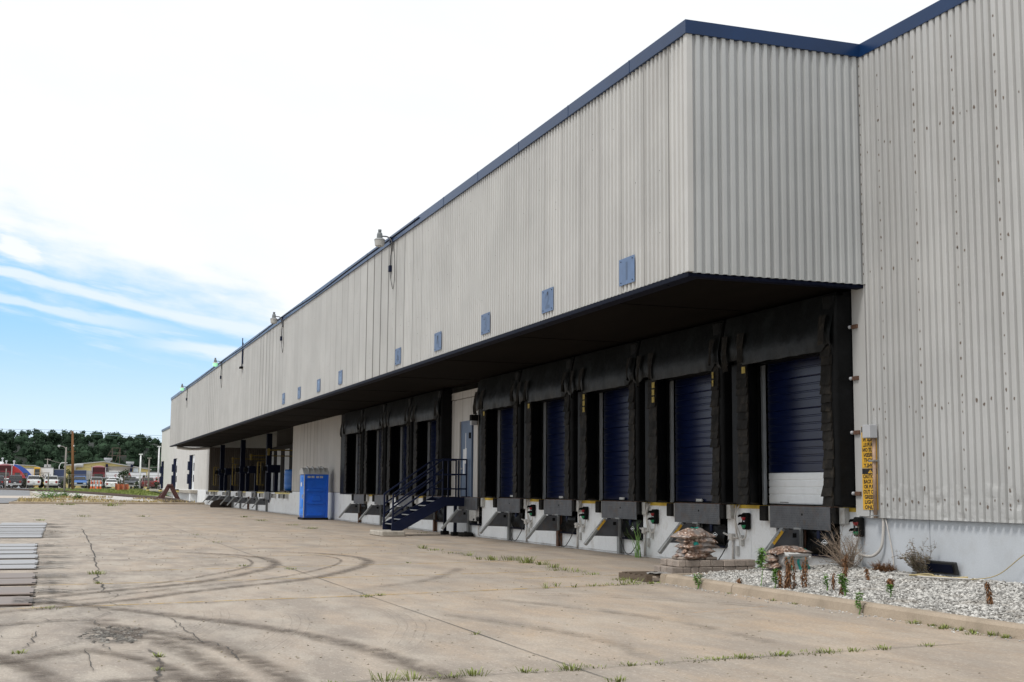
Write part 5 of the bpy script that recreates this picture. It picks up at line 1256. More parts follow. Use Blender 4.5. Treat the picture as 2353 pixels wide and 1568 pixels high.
dead_weed(11.7, 16.2, bedz(11.7, 16.2), .15, 'low dead brown clump in the middle right of the gravel', 3)
dead_weed(10.3, 18.2, bedz(10.3, 18.2), .10, 'tiny brown dead weed beside the kerb', 1)
dead_weed(11.3, 13.6, bedz(11.3, 13.6), .34, 'dead brown weed at the right edge of the gravel bed', 2)
twig_bush(13.25, 19.55, .24, .78, .9, 'bare dry pinkish brown bush below the nearest dock signal', 70, 0, depth=.35)
twig_bush(13.3, 17.62, .26, .52, .45, 'grey leafy bush against the pale blue foundation', 26, 5)
twig_bush(13.25, 18.55, .25, .16, .6, 'low brown dead brush along the foot of the foundation', 30, 2, 'leaf_brown', 'leaf_brown')
t = thing('tall_grass', (13.2, 28.05, 0), 'tall green grass stalks growing between the second and third bays', 'tall grass'); mb = MB()
for k in range(15):
    a = random.uniform(-1, 1); b = Vector((13.2+random.uniform(-.08, .08), 28.05+random.uniform(-.12, .12), 0)); h = random.uniform(.45, 1.0); P0, P1 = [], []
    for i in range(6):
        f = i/5; p = b+Vector((-.25*f*f*random.uniform(.3, 1), a*.5*f*f, h*f*(1-.15*f*abs(a)))); wd = .018*(1-f)+.002
        P0.append(p+Vector((0, -wd, 0))); P1.append(p+Vector((0, wd, 0)))
    mb.grid([P0, P1])
mb.build('blades', K['leaf_green'], t, recalc=False)
def tuft(mb, x, y, r, h, n):
    h *= .85
    for k in range(int(n*.8)):
        a = random.uniform(0, 6.283); q = r*random.random()**.7; b = Vector((x+q*math.cos(a)*1.2, y+q*math.sin(a), 0)); hh = h*random.uniform(.4, 1.1); o = random.uniform(.5, 1.7)*hh
        d = Vector((math.cos(a), math.sin(a), 0)); s = Vector((-d.y, d.x, 0))*(.0035+.00014*y)
        mb.add([b-s, b+s, b+d*o*.5+Vector((0, 0, hh*.75))+s*.6, b+d*o*.5+Vector((0, 0, hh*.75))-s*.6, b+d*o+Vector((0, 0, hh*.8))], [(0, 1, 2, 3), (3, 2, 4)])
gm = MB()
for x, y, r, h, n in ((9.35, 33.32, .12, .14, 40), (9.4, 32.29, .25, .07, 50), (9.37, 30.68, .25, .06, 40), (9.43, 29.53, .15, .14, 30), (9.17, 27.97, .15, .12, 30), (9.35, 27.56, .15, .16, 60), (9.77, 27.48, .2, .16, 60), (9.74, 26.4, .15, .22, 90), (9.81, 25.71, .15, .14, 50), (9.72, 24.76, .15, .12, 40), (9.59, 23.89, .3, .09, 70), (9.6, 23.32, .2, .08, 40), (9.63, 22.5, .2, .07, 40), (9.56, 21.04, .2, .08, 60), (9.5, 20.5, .15, .12, 40), (7.57, 19.59, .05, .13, 14), (7.88, 19.92, .06, .1, 16), (8.1, 19.66, .05, .1, 14), (8.54, 19.86, .15, .06, 40), (8.9, 19.95, .2, .05, 40), (9.3, 20.05, .2, .06, 50), (9.7, 20.15, .2, .05, 50), (9.1, 20.0, .04, .2, 12),
        (4.39, 18.66, .1, .06, 40), (4.65, 18.86, .1, .05, 30), (4.47, 25.28, .12, .07, 30), (4.44, 13.6, .05, .05, 26), (4.39, 10.74, .10, .07, 70), (3.94, 10.7, .09, .06, 40), (3.47, 10.67, .12, .08, 70), (3.24, 10.57, .1, .06, 40), (2.66, 10.53, .13, .13, 44), (2.9, 10.55, .1, .1, 40), (2.25, 10.5, .12, .03, 30), (5.02, 10.86, .1, .05, 40), (4.65, 10.79, .12, .04, 30), (5.3, 10.9, .15, .03, 30), (5.8, 10.96, .2, .03, 50), (6.4, 11.05, .2, .03, 50), (7.1, 11.14, .2, .03, 50), (4.49, 9.99, .1, .06, 40), (3.1, 10.57, .15, .03, 30), (4.1, 10.66, .12, .03, 20),
        (.84, 24.6, .14, .10, 60), (.8, 22.25, .07, .06, 30), (.02, 17.9, .2, .04, 50), (-.22, 13.22, .06, .05, 40), (1.01, 12.61, .05, .05, 40), (.95, 11.66, .05, .04, 30), (.99, 114.4, .8, .3, 60), (1.64, 114.57, .6, .25, 40), (4.88, 112.5, .9, .4, 90), (4.65, 109, .5, .25, 40), (1.56, 70.98, .4, .18, 40), (4.65, 71.06, .3, .12, 40), (-.42, 63.08, .25, .1, 40), (3.71, 26.51, .1, .06, 20), (9.61, 50.24, .3, .12, 50), (7.24, 26.91, .06, .04, 20), (9.5, 62, .3, .15, 40), (9.8, 70, .4, .12, 40), (9.7, 55, .3, .08, 40), (12.6, 45, .2, .05, 20), (4.6, 44, .2, .06, 20), (4.55, 38, .15, .06, 16), (9.94, 17.9, .06, .03, 20), (9.93, 16.6, .05, .05, 20), (9.93, 16.0, .05, .04, 20), (9.93, 13.0, .05, .05, 40), (9.93, 12.75, .05, .07, 50), (9.92, 12.5, .05, .06, 50), (9.92, 12.25, .05, .06, 50), (9.92, 11.95, .05, .07, 60), (9.92, 11.7, .05, .06, 60), (6.0, 10.98, .12, .04, 60), (6.25, 11.02, .12, .05, 70), (6.7, 11.08, .12, .06, 80), (7.3, 11.16, .12, .05, 70), (7.6, 11.2, .12, .04, 60), (8.0, 11.25, .12, .05, 50), (8.6, 11.33, .1, .04, 40), (9.9, 13.3, .08, .06, 50), (9.85, 12.7, .08, .06, 50), (9.8, 12.1, .1, .05, 40)): tuft(gm, x, y, r, h, n)
gm.build('joint_grass', K['grass_blade'], kind='stuff', recalc=False)
dg_ = MB()
for i in range(3000):
    y = random.uniform(122, 152); x = random.uniform(-3, 13)
    if y > 131 and x > 12.2-(y-131)*.32: continue
    if mn.noise(Vector((x*.22, y*.16, 5))) < .02 or (y > 140 and x < 0): continue
    b = Vector((x, y, terr(y))); a = random.uniform(0, 6.28); h = random.uniform(.08, .32); s = Vector((.05, 0, 0)); e = b+Vector((math.cos(a)*h*.6, math.sin(a)*h*.6, h))
    dg_.add([b-s, b+s, e], [(0, 1, 2)])
dg_.build('dry_grass', K['dry_blade'], kind='stuff', recalc=False)
lg = MB()
for i in range(7000):
    y = random.uniform(160, 203); x = random.uniform(-2.5, 13.2)
    if x < 4.2+(172-y)*.5: continue
    b = Vector((x, y, terr(y)+.01)); a = random.uniform(0, 6.28); h = random.uniform(.06, .2); s = Vector((.06, 0, 0)); lg.add([b-s, b+s, b+Vector((math.cos(a)*h*.6, math.sin(a)*h*.6, h))], [(0, 1, 2)])
lg.build('lawn_grass', K['grass_blade'], kind='stuff', recalc=False)
for i, (x, y, r, lab) in enumerate(((-.6, 140, .8, 'leafy green weed clump on the dry verge left of the rail track'), (.3, 146, .7, 'tall pale green weed clump beside the gate post'), (1.4, 150, .45, 'small weed clump on the dry verge'), (2.6, 139, .4, 'green weed patch on the dry verge, nearer the kerb'))):
    t = thing('verge_weed', (x, y, terr(y)), lab, 'weed', 'weeds on the dry verge'); mb = MB()
    for k in range(220):
        q = Vector((x+random.gauss(0, r*.6), y+random.gauss(0, r*.5), terr(y)+abs(random.gauss(0, r*.5)))); leaf(mb, q, rdir(-.3, .6), .25, .14)
    mb.build('leaves', K['leaf_green'], t, recalc=False)

# ================================================================== RAIL TRACK AND BUFFER
tr_ = [(11.55, 124.6), (11.5, 132), (11.2, 140), (10.3, 146), (8.8, 152), (6.7, 161), (3.6, 172), (-.8, 183), (-6, 193)]
t = thing('rail_track', (11.5, 130, 0), 'rusty railway track curving away across gravel from the buffer stop', 'railway track')
P = smooth_line(tr_, 6)
for sg in (-.7175, .7175):
    a, b, mb = [], [], MB()
    for i, p in enumerate(P):
        d = (P[min(i+1, len(P)-1)]-P[max(0, i-1)]).normalized(); nn = Vector((-d.y, d.x)); q = p+nn*sg; z = terr(p.y)
        a.append([(q.x-nn.x*w_, q.y-nn.y*w_, z+h) for w_, h in ((-.07, 0), (-.05, .17), (.05, .17), (.07, 0))])
    mb.grid(a).build('rail', K['rail_rust'], t)
mb = MB(); tot = 0
for i in range(len(P)-1):
    d = (P[i+1]-P[i]); ln = d.length; d.normalize(); nn = Vector((-d.y, d.x)); s_ = 0
    while s_ < ln:
        p = P[i]+d*s_; z = terr(p.y); mb.bar((p.x-nn.x*1.3, p.y-nn.y*1.3, z-.0), (p.x+nn.x*1.3, p.y+nn.y*1.3, z-.0), .22, .12); s_ += .62
mb.build('sleepers', K['tie'], t)['kind'] = 'stuff'
t = thing('buffer_stop', (11.55, 138, .2), 'oxide red steel A-frame buffer stop at the end of the rail track', 'buffer stop')
z = terr(138)
MB().bar((10.72, 138, z), (11.52, 138, z+1.55), .42, .30, (0, 1, 0)).build('leg', K['bumper_red'], t, bevel=.03); MB().bar((12.45, 138, z), (11.6, 138, z+1.55), .42, .30, (0, 1, 0)).build('leg', K['bumper_red'], t, bevel=.03)
MB().box(11.3, 137.75, z+1.38, 11.85, 138.35, z+1.62).build('buffer_head', K['bumper_red'], t, bevel=.04); MB().bar((10.4, 139.5, z), (11.2, 138.1, z+1.0), .2, .2).build('back_stay', K['bumper_red'], t)

# ================================================================== FAR SIDE: poles, fence, vehicles, buildings, wood
GZ = 1.2
def pole(name, x, y, h, r, mat, lab, cat='pole', lean=(0, 0), cap=None, group=None):
    t = thing(name, (x, y, terr(y)), lab, cat, group); z = terr(y)
    MB().tube([(x, y, z-.3), (x+lean[0]*.5, y+lean[1]*.5, z+h*.5), (x+lean[0], y+lean[1], z+h)], [r*1.15, r, r*.8], 10).build('shaft', mat, t, smooth=True)
    return t
t = pole('utility_pole', 2.95, 195, 8.35, .19, K['pole_wood'], 'leaning brown wooden utility pole carrying the overhead wires', 'utility pole', (-.42, 0))
MB().box(2.25, 194.9, 9.0, 2.42, 195.1, 9.55).build('bracket', K['pole_grey'], t); MB().lathe([(.07, 0), (.09, .1), (.03, .18)], (2.80, 194.8, 7.2), 8).build('insulator', K['pole_white'], t)
MB().bar((1.95, 195, 6.4), (3.1, 195, 6.5), .06, .06).build('cross_arm', K['pole_wood'], t)
for dz, nm in ((0, 'upper'), (-.35, 'lower')):
    tag(MB().tube(curve3([(-60, 195, 10.2+dz), (-20, 195, 9.62+dz), (-7, 195, 9.47+dz), (2.4, 195, 9.48+dz), (16, 195, 8.98+dz), (40, 195, 9.0+dz)], 6), .022, 5).build('overhead_wire', K['wire'], smooth=True), '%s of the two thin overhead wires running from the leaning utility pole' % nm, 'wire', 'overhead wires')
tag(MB().tube(curve3([(-1.0, 300, 7.3), (5, 280, 5.6), (13.9, 240, 4.9), (17, 215, 4.8)], 6), .03, 4).build('service_wire', K['pole_grey'], smooth=True), 'thin grey wire sagging past the yellow building', 'wire')
t = pole('street_lamp', 1.6, 175, 5.75, .12, K['pole_grey'], 'grey street lamp with a cobra head, left of the leaning utility pole', 'street lamp')
z = terr(175); MB().tube(curve3([(1.6, 175, z+5.5), (1.3, 175, z+5.8), (.95, 175, z+5.88)], 5), .05, 6).build('arm', K['pole_grey'], t)
MB().lathe([(.0, -.04), (.16, -.03), (.22, .03), (.15, .12), (0, .15)], (.75, 175, z+5.88), 12).build('lamp_head', K['box_grey'], t, smooth=True); MB().lathe([(0, -.16), (.12, -.12), (.15, -.03)], (.72, 175, z+5.88), 12).build('lens', K['head'], t, smooth=True)
t = pole('transformer_pole', -.97, 300, 6.3, .13, K['pole_grey'], 'distant pole carrying two pale transformers', 'utility pole'); MB().lathe([(.33, 0), (.35, .05), (.35, .95), (.3, 1.0)], (-1.3, 299.6, 5.2), 12).build('transformer', K['box_grey'], t); MB().lathe([(.33, 0), (.35, .05), (.35, .95), (.3, 1.0)], (-.55, 299.6, 5.2), 12).build('transformer', K['box_grey'], t); MB().bar((-1.6, 300, 7.35), (-.3, 300, 7.35), .12, .12).build('cross_arm', K['pole_grey'], t)
for x, y, h, r, m_, lab in ((12.7, 205, 5.2, .13, 'pole_white', 'white pole with a small flat cap, left of the pair by the annex'), (13.5, 198, 4.6, .12, 'pole_grey', 'shorter grey pole standing by the rail platform end'), (15.75, 210, 6.6, .13, 'pole_white', 'tallest white pole right beside the annex wall')):
    t = pole('lamp_post', x, y, h, r, K[m_], lab, 'post', group='posts by the annex'); MB().box(x-.28, y-.12, terr(y)+h, x+.28, y+.12, terr(y)+h+.16).build('cap', K[m_], t)
t = pole('street_lamp', 1.28, 260, 4.2, .07, K['pole_white'], 'small distant street lamp on a curved arm behind the navy trailers', 'street lamp'); MB().tube(curve3([(1.28, 260, 5.3), (1.6, 260, 5.9), (2.2, 260, 6.0)], 4), .06, 5).build('arm', K['pole_white'], t); MB().box(2.1, 259.9, 5.9, 2.7, 260.1, 6.05).build('lamp_head', K['head'], t)
# chain-link fence and its gate
FX = [-30, -24, -18, -12, -5.9, -3.19, -.41, 2.23, 4.83, 7.27, 9.67, 12.44, 15.5, 18.5]
t = thing('chain_link_fence', (5, 190, GZ), 'thin grey chain-link fence running in front of the parked cars', 'fence')
for x in FX:
    if x in (-3.19, -.41): continue
    MB().tube([(x, 190, terr(190)-.2), (x, 190, terr(190)+2.15)], .035, 6).build('post', K['pole_grey'], t)
MB().tube([(FX[7], 190, 3.15), (18.5, 190, 3.15)], .022, 5).tube([(-30, 190, 3.15), (-3.2, 190, 3.15)], .022, 5).tube([(FX[7], 190, 2.7), (18.5, 190, 2.75)], .012, 4).build('rail', K['pole_grey'], t)
mb = MB(); x = -12
while x < 18.5:
    if not (-3.2 < x < -.4):
        mb.tube([(x, 190.02, 1.05), (x+2.0, 190.02, 3.13)], .0045, 3, False); mb.tube([(x+2.0, 190.03, 1.05), (x, 190.03, 3.13)], .0045, 3, False)
    x += .25
mb.build('mesh', K['pole_grey'], t, recalc=False)['kind'] = 'stuff'
t = thing('fence_gate', (-1.8, 190, GZ), 'brown framed gateway with a high crossbar in the chain-link fence', 'gate')
for x, r in ((-3.19, .05), (-.41, .11)): MB().tube([(x, 190, .8), (x, 190, terr(190)+2.3)], r, 6).build('post', K['pole_grey'], t)
MB().tube([(-2.3, 190, 3.3), (-.3, 190, 3.38)], .06, 6).build('crossbar', K['pole_grey'], t)
t = pole('fence_post', -5.95, 192, 2.9, .09, K['pole_grey'], 'thick grey wooden post in front of the dark red truck', 'post')

def vehicle(kind, x, y, rz, mat, lab, cat, group='cars parked along the fence'):
    """local frame: +y is forward; lofted body, glass, wheels, lamps"""
    z0 = terr(y)+.01
    t = thing({'pickup': 'pickup_truck', 'suv': 'parked_suv', 'sedan': 'parked_car'}[kind], (x, y, z0), lab, cat, group, rz)
    D = {'pickup': (.98, 5.6, .45, 1.12, 1.88), 'suv': (.94, 4.9, .38, 1.08, 1.78), 'sedan': (.90, 4.7, .30, .92, 1.45)}[kind]
    hw, ln, zl, zb, ztp = D; h = ln/2
    if kind == 'pickup': SEC = [(-h, .96, zb, zb, .96), (-h+.1, 1, zb+.04, zb+.04, 1), (-.55, 1, zb+.04, zb+.04, 1), (-.50, 1, zb+.02, ztp-.04, .82), (.3, 1, zb+.02, ztp, .82), (.75, 1, zb+.02, ztp-.04, .82), (1.35, 1, zb+.03, zb+.05, .95), (h-.2, .97, zb-.04, zb-.02, .92), (h, .9, zb-.2, zb-.18, .88)]
    elif kind == 'suv': SEC = [(-h, .96, zb-.05, zb-.04, .93), (-h+.08, 1, zb, zb+.03, .95), (-h+.42, 1, zb, ztp-.06, .80), (-.6, 1, zb, ztp, .82), (.5, 1, zb, ztp-.05, .82), (1.25, 1, zb, zb+.03, .95), (h-.2, .96, zb-.08, zb-.06, .92), (h, .88, zb-.25, zb-.24, .86)]
    else: SEC = [(-h, .92, zb-.06, zb-.05, .88), (-h+.15, .98, zb+.02, zb+.04, .93), (-h+.75, 1, zb+.02, zb+.05, .90), (-.75, 1, zb, ztp-.06, .76), (-.1, 1, zb, ztp, .78), (.5, 1, zb, ztp-.08, .76), (1.3, 1, zb-.02, zb+.02, .92), (h-.2, .95, zb-.14, zb-.12, .9), (h, .86, zb-.3, zb-.29, .84)]
    R = []
    for yy, a, zbb, zt_, b in SEC:
        R.append([(-hw*a*.94, yy, zl), (-hw*a, yy, zl+.2), (-hw*a, yy, zbb), (-hw*b, yy, zt_), (-hw*b*.9, yy, zt_+.02), (hw*b*.9, yy, zt_+.02), (hw*b, yy, zt_), (hw*a, yy, zbb), (hw*a, yy, zl+.2), (hw*a*.94, yy, zl)])
    mb = MB().grid(R); mb.add(R[0], [tuple(range(10))]); mb.add(R[-1], [tuple(range(9, -1, -1))])
    mb.quad(R[0][0], R[0][-1], R[-1][-1], R[-1][0])
    mb.build('body', mat, t, local=True)
    def pane(name, s0, s1, lo, hi, push):
        (y0, a0, zb0, zt0, b0), (y1, a1, zb1, zt1, b1) = SEC[s0], SEC[s1]
        def at(f, s): zz = (zb0+.05+(zt0-zb0)*1.0)*(1-f)+(zt1)*f; return (s*hw*(b0*(1-f)+b1*f)*.92, y0*(1-f)+y1*f+push, zz)
        P = [at(lo, -1), at(lo, 1), at(hi, 1), at(hi, -1)]
        return MB().quad(*[(p[0], p[1], p[2]+.02) for p in P]).build(name, K['glass'], t, local=True, recalc=False)
    if kind == 'pickup': pane('rear_window', 2, 3, .22, .9, -.03); pane('windscreen', 6, 5, .15, .92, .03); sw = ((3, 5),)
    elif kind == 'suv': pane('rear_window', 1, 2, .25, .95, -.03); pane('windscreen', 5, 4, .12, .92, .03); sw = ((2, 4),)
    else: pane('rear_window', 2, 3, .1, .92, -.02); pane('windscreen', 6, 5, .12, .92, .03); sw = ((3, 5),)
    for s in (-1, 1):
        for i0, i1 in sw:
            ya, yb = SEC[i0][0]+.15, SEC[i1][0]-.02; zt_ = min(SEC[i0][3], SEC[i1][3])-.06
            MB().quad((s*(hw*.985+.012), ya, zb+.07), (s*(hw*.985+.012), yb+.3, zb+.07), (s*(hw*.86+.012), yb, zt_), (s*(hw*.86+.012), ya+.1, zt_)).build('side_window', K['glass'], t, local=True, recalc=False)
        for yy in (-h+ln*.2, h-ln*.19):
            r = .40 if kind == 'pickup' else .34
            wl = MB().lathe([(r*.6, -.11), (r, -.10), (r, .10), (r*.6, .11)], (0, 0, 0), 14, 0)
            wl.v = [(a+s*hw*.9, b+yy, c+r) for a, b, c in wl.v]; wl.build('wheel', K['tyre'], t, local=True)
        MB().box(s*hw*.72-.14, -h-.03, zb-.32, s*hw*.72+.14, -h+.02, zb-.06 if kind != 'pickup' else zb-.02).build('tail_light', K['tail'], t, local=True)
        MB().box(s*hw*.66-.17, h-.06, zb-.40, s*hw*.66+.17, h+.03, zb-.24).build('headlight', K['head'], t, local=True)
        MB().box(s*hw*1.0-.02*s, .75, zb+.02, s*(hw+.18), .9, zb+.2).build('wing_mirror', mat, t, local=True)
    MB().box(-hw*.92, -h-.1, zl+.02, hw*.92, -h+.05, zl+.24).build('rear_bumper', K['chrome'] if kind == 'pickup' else mat, t, local=True)
    MB().box(-hw*.9, h-.06, zl-.02, hw*.9, h+.07, zl+.18).build('front_bumper', K['chrome'] if kind == 'pickup' else mat, t, local=True)
    MB().box(-hw*.42, h-.05, zl+.22, hw*.42, h+.035, zb-.24).build('grille', K['dark'], t, local=True)
    MB().box(-.16, -h-.115, zl+.28, .16, -h-.02, zl+.42).build('number_plate', K['amber'], t, local=True)
    return t
def paint(n, c): return M('car_'+n, c, .3, var=.04, spec=.6)
CW, CB, CN, CM, CS, CG, CR = paint('white', (.78, .79, .80)), paint('blue', (.05, .15, .42)), paint('navy', (.02, .024, .035)), paint('maroon', (.11, .018, .025)), paint('silver', (.36, .36, .37)), paint('grey', (.11, .12, .14)), paint('red', (.45, .04, .04))
PI = math.pi
vehicle('suv', -7.45, 206, 0, CN, 'dark car cut off by the left edge of the picture', 'car')
vehicle('sedan', -6.4, 213, 0, CW, 'white sedan seen from behind, left of the dark navy truck', 'car')
vehicle('pickup', -5.0, 205, 0, CN, 'dark navy covered pickup parked nearest the left edge', 'pickup truck')
vehicle('pickup', -2.47, 207, 0, CW, 'white pickup seen from behind, left one of two', 'pickup truck')
vehicle('pickup', 0.0, 207, 0, CW, 'white pickup seen from behind beside the gate post, right one of two', 'pickup truck')
vehicle('suv', 1.15, 212, 0, CN, 'dark SUV half hidden behind the right white pickup', 'car')
vehicle('pickup', 4.06, 207, PI, CB, 'light blue pickup facing the camera right of the utility pole', 'pickup truck')
vehicle('suv', 6.45, 208, 0, CS, 'silver SUV behind the orange traffic cones', 'car')
vehicle('suv', 7.45, 216, .3, CG, 'dark grey car half hidden right of the traffic cones', 'car')
vehicle('sedan', 8.54, 206, 0, CW, 'white sedan seen from behind beside the orange net fence', 'car')
vehicle('suv', 9.3, 216, 0, CW, 'white SUV parked behind the white sedan', 'car')
vehicle('pickup', 11.4, 208, PI, CG, 'dark grey pickup facing the camera behind the orange net', 'pickup truck')
vehicle('suv', 12.95, 216, PI, CW, 'white car facing the camera between the grey pickup and maroon SUV', 'car')
vehicle('suv', 13.88, 207, 0, CM, 'maroon SUV seen from behind near the annex', 'car')
vehicle('sedan', 15.6, 216, PI, CS, 'silver car facing the camera right of the maroon SUV', 'car')
vehicle('pickup', 16.4, 212, PI, CR, 'red and white pickup half hidden by the annex wall', 'pickup truck')
def tractor(x, y, mat, lab):
    z = terr(y); t = thing('truck_tractor', (x, y, z), lab, 'truck', 'truck tractors behind the cars')
    MB().box(x-1.2, y-1.2, z+.9, x+1.2, y+1.5, z+2.75).build('cab', mat, t, bevel=.08)
    P = []
    for i in range(9):
        f = i/8; P.append([(x+1.22*g_*(1-.12*f**3), y-1.2+2.4*f**2.2*.75, z+2.75+1.15*math.sin(f*PI/2)*(1-.25*g_**4)) for g_ in (-1, -.8, -.4, 0, .4, .8, 1)])
    MB().grid(P).build('roof_fairing', mat, t, smooth=True)
    MB().box(x-1.18, y-1.23, z+2.75, x-1.12, y+1.0, z+3.75).box(x+1.12, y-1.23, z+2.75, x+1.18, y+1.0, z+3.75).build('fairing_side', mat, t)
    MB().box(x-1.05, y-1.22, z+2.8, x+1.05, y-1.19, z+3.6).build('fairing_hollow', M('maroon_dark', (.06, .008, .012), .8), t)
    MB().box(x-.7, y-1.215, z+1.9, x+.7, y-1.19, z+2.5).build('rear_window', K['glass'], t)
    for s in (-1, 1):
        MB().lathe([(.3, -.2), (.5, -.2), (.5, .2), (.3, .2)], (x+s*.95, y-1.6, z+.5), 14, 0).build('wheel', K['tyre'], t); MB().tube([(x+s*1.1, y-1.3, z+1), (x+s*1.1, y-1.3, z+3.6)], .07, 8).build('exhaust_stack', K['chrome'], t)
    MB().box(x-.9, y-3.2, z+.75, x+.9, y-1.2, z+.95).build('chassis', K['dark'], t)
RD, RB, BL = paint('dark_red', (.17, .012, .02)), paint('bright_red', (.50, .035, .035)), paint('bright_blue', (.03, .10, .42))
tractor(-7.2, 225, RD, 'dark red truck tractor with a hollow roof fairing at the far left')
tractor(7.52, 232, RD, 'dark red truck tractor beside the long white trailer')
def fairing(x, y, mat, lab):
    z = terr(y); t = thing('truck_tractor', (x, y, z), lab, 'truck', 'truck tractors behind the cars')
    P = []
    for i in range(11):
        f = i/10; P.append([(x-1.6+3.2*f, y-1.2, z+1.2), (x-1.6+3.2*f, y-1.2, z+1.4+2.5*math.cos(f*PI/2)**.7), (x-1.6+3.2*f, y+1.2, z+1.4+2.5*math.cos(f*PI/2)**.7), (x-1.6+3.2*f, y+1.2, z+1.2)])
    mb = MB().grid(P); mb.build('cab', mat, t, smooth=False)
    MB().box(x-.2, y-1.22, z+1.9, x+.6, y-1.19, z+2.5).build('side_window', K['glass'], t)
    for dx in (-1.2, 1.0): MB().lathe([(.3, -.2), (.5, -.2), (.5, .2), (.3, .2)], (x+dx, y-1.0, z+.5), 14, 1).build('wheel', K['tyre'], t)
fairing(-5.5, 228, RB, 'bright red truck cab with a rounded roof seen side on'); fairing(-4.4, 232, BL, 'bright blue truck cab with a rounded roof behind the red one')
def trailer(x0, x1, y, z1, mat, lab, txt=None, tm='lettering', size=.8, z0=1.0, tx=None, name='box_trailer'):
    z = terr(y); t = thing(name, ((x0+x1)/2, y, z), lab, 'trailer', 'trailers parked beyond the cars')
    MB().box(x0, y, z+z0, x1, y+2.5, z+z1).build('box', mat, t)
    MB().box(x0-.02, y-.03, z+z1-.12, x1+.02, y-.001, z+z1).box(x0-.02, y-.03, z+z0, x1+.02, y-.001, z+z0+.12).build('edge_rail', K['steel'], t)
    for dx in (.15, .85):
        xx = x0+(x1-x0)*dx; MB().lathe([(.3, -.25), (.5, -.25), (.5, .25), (.3, .25)], (xx, y+.4, z+.5), 14, 1).build('wheel', K['tyre'], t)
    if txt:
        for s, px, sz, m_ in txt: text_mb(MB(), s, (px, y-.035, z+z0+.75), (1, 0, 0), (0, 0, 1), sz).build('lettering', K[m_], t, recalc=False)
NV = paint('trailer_navy', (.03, .05, .12))
trailer(-4.6, -2.75, 236, 3.4, CW, 'white box truck with dark lettering, left one beyond the cars', [('SAIA', -3.6, .7, 'lettering')])
trailer(-2.0, .25, 236, 3.55, CW, 'white box truck with dark lettering behind the gate post', [('SAIA', -.75, .8, 'lettering')])
t = thing('school_bus', (-2.35, 234, GZ), 'yellow and black front of a parked bus between the white box trucks', 'bus')
MB().box(-2.85, 234, 2.0, -1.85, 240, 4.7).build('bus_body', K['sign_yellow'], t, bevel=.08); MB().box(-2.75, 233.97, 3.3, -1.95, 233.995, 4.4).build('windscreen', K['glass'], t); MB().box(-2.85, 233.5, 1.5, -1.85, 234, 2.9).build('bonnet', K['sign_yellow'], t)
trailer(.35, 2.1, 238, 3.3, NV, 'dark navy trailer with yellow lettering left of the street lamp', [('ABC', .85, .7, 'sign_yellow')][:0] or None)
trailer(3.2, 5.7, 238, 3.2, NV, 'dark navy trailer behind the light blue pickup', None)
for x in (.6, 1.1, 3.5, 4.2, 4.9): pass
trailer(8.65, 16.0, 241, 3.0, CW, 'long white trailer with red lettering behind the two small trees', [('S', 10.75, 1.25, 'lettering_red'), ('A', 13.1, 1.7, 'lettering_red'), ('SAIA', 9.4, .5, 'lettering_red')], z0=.9)
trailer(16.5, 18.6, 243, 3.05, CW, 'short white trailer with a red mark next to the annex', [('SAIA', 17.4, .55, 'lettering_red')], z0=.9)
# cones and net
for i, x in enumerate((5.55, 5.95, 6.42, 6.85)):
    y = 200; z = terr(y); t = thing('traffic_cone', (x, y, z), 'tall orange and white traffic cone on the grass, %s of four' % ('leftmost', 'second from left', 'third from left', 'rightmost')[i], 'traffic cone', 'traffic cones on the grass')
    MB().box(x-.2, y-.2, z, x+.2, y+.2, z+.06).lathe([(.17, .06), (.12, .45), (.12, .45)], (x, y, z), 12).lathe([(.085, .75), (.04, 1.35), (.02, 1.36)], (x, y, z), 12).build('cone_body', K['cone'], t)
    MB().lathe([(.122, .45), (.086, .75)], (x, y, z), 12).build('reflective_band', K['white_panel'], t)
t = thing('net_fence', (9.4, 192, terr(192)), 'orange plastic net barrier on the grass behind the rail platform', 'barrier'); z = terr(192); P = []
for i in range(25):
    x = 8.55+1.85*i/24; P.append([(x, 192+.25*math.sin(i*.7)+.02*(j-2), z+.9*j/4*(1+.05*math.sin(i*1.3))) for j in range(5)])
mb = MB().grid(P); mb.build('net', K['orange'], t, recalc=False)
for x in (8.55, 9.2, 9.8, 10.4): MB().tube([(x, 192, z), (x, 192, z+1.1)], .025, 6).build('stake', K['pole_grey'], t)

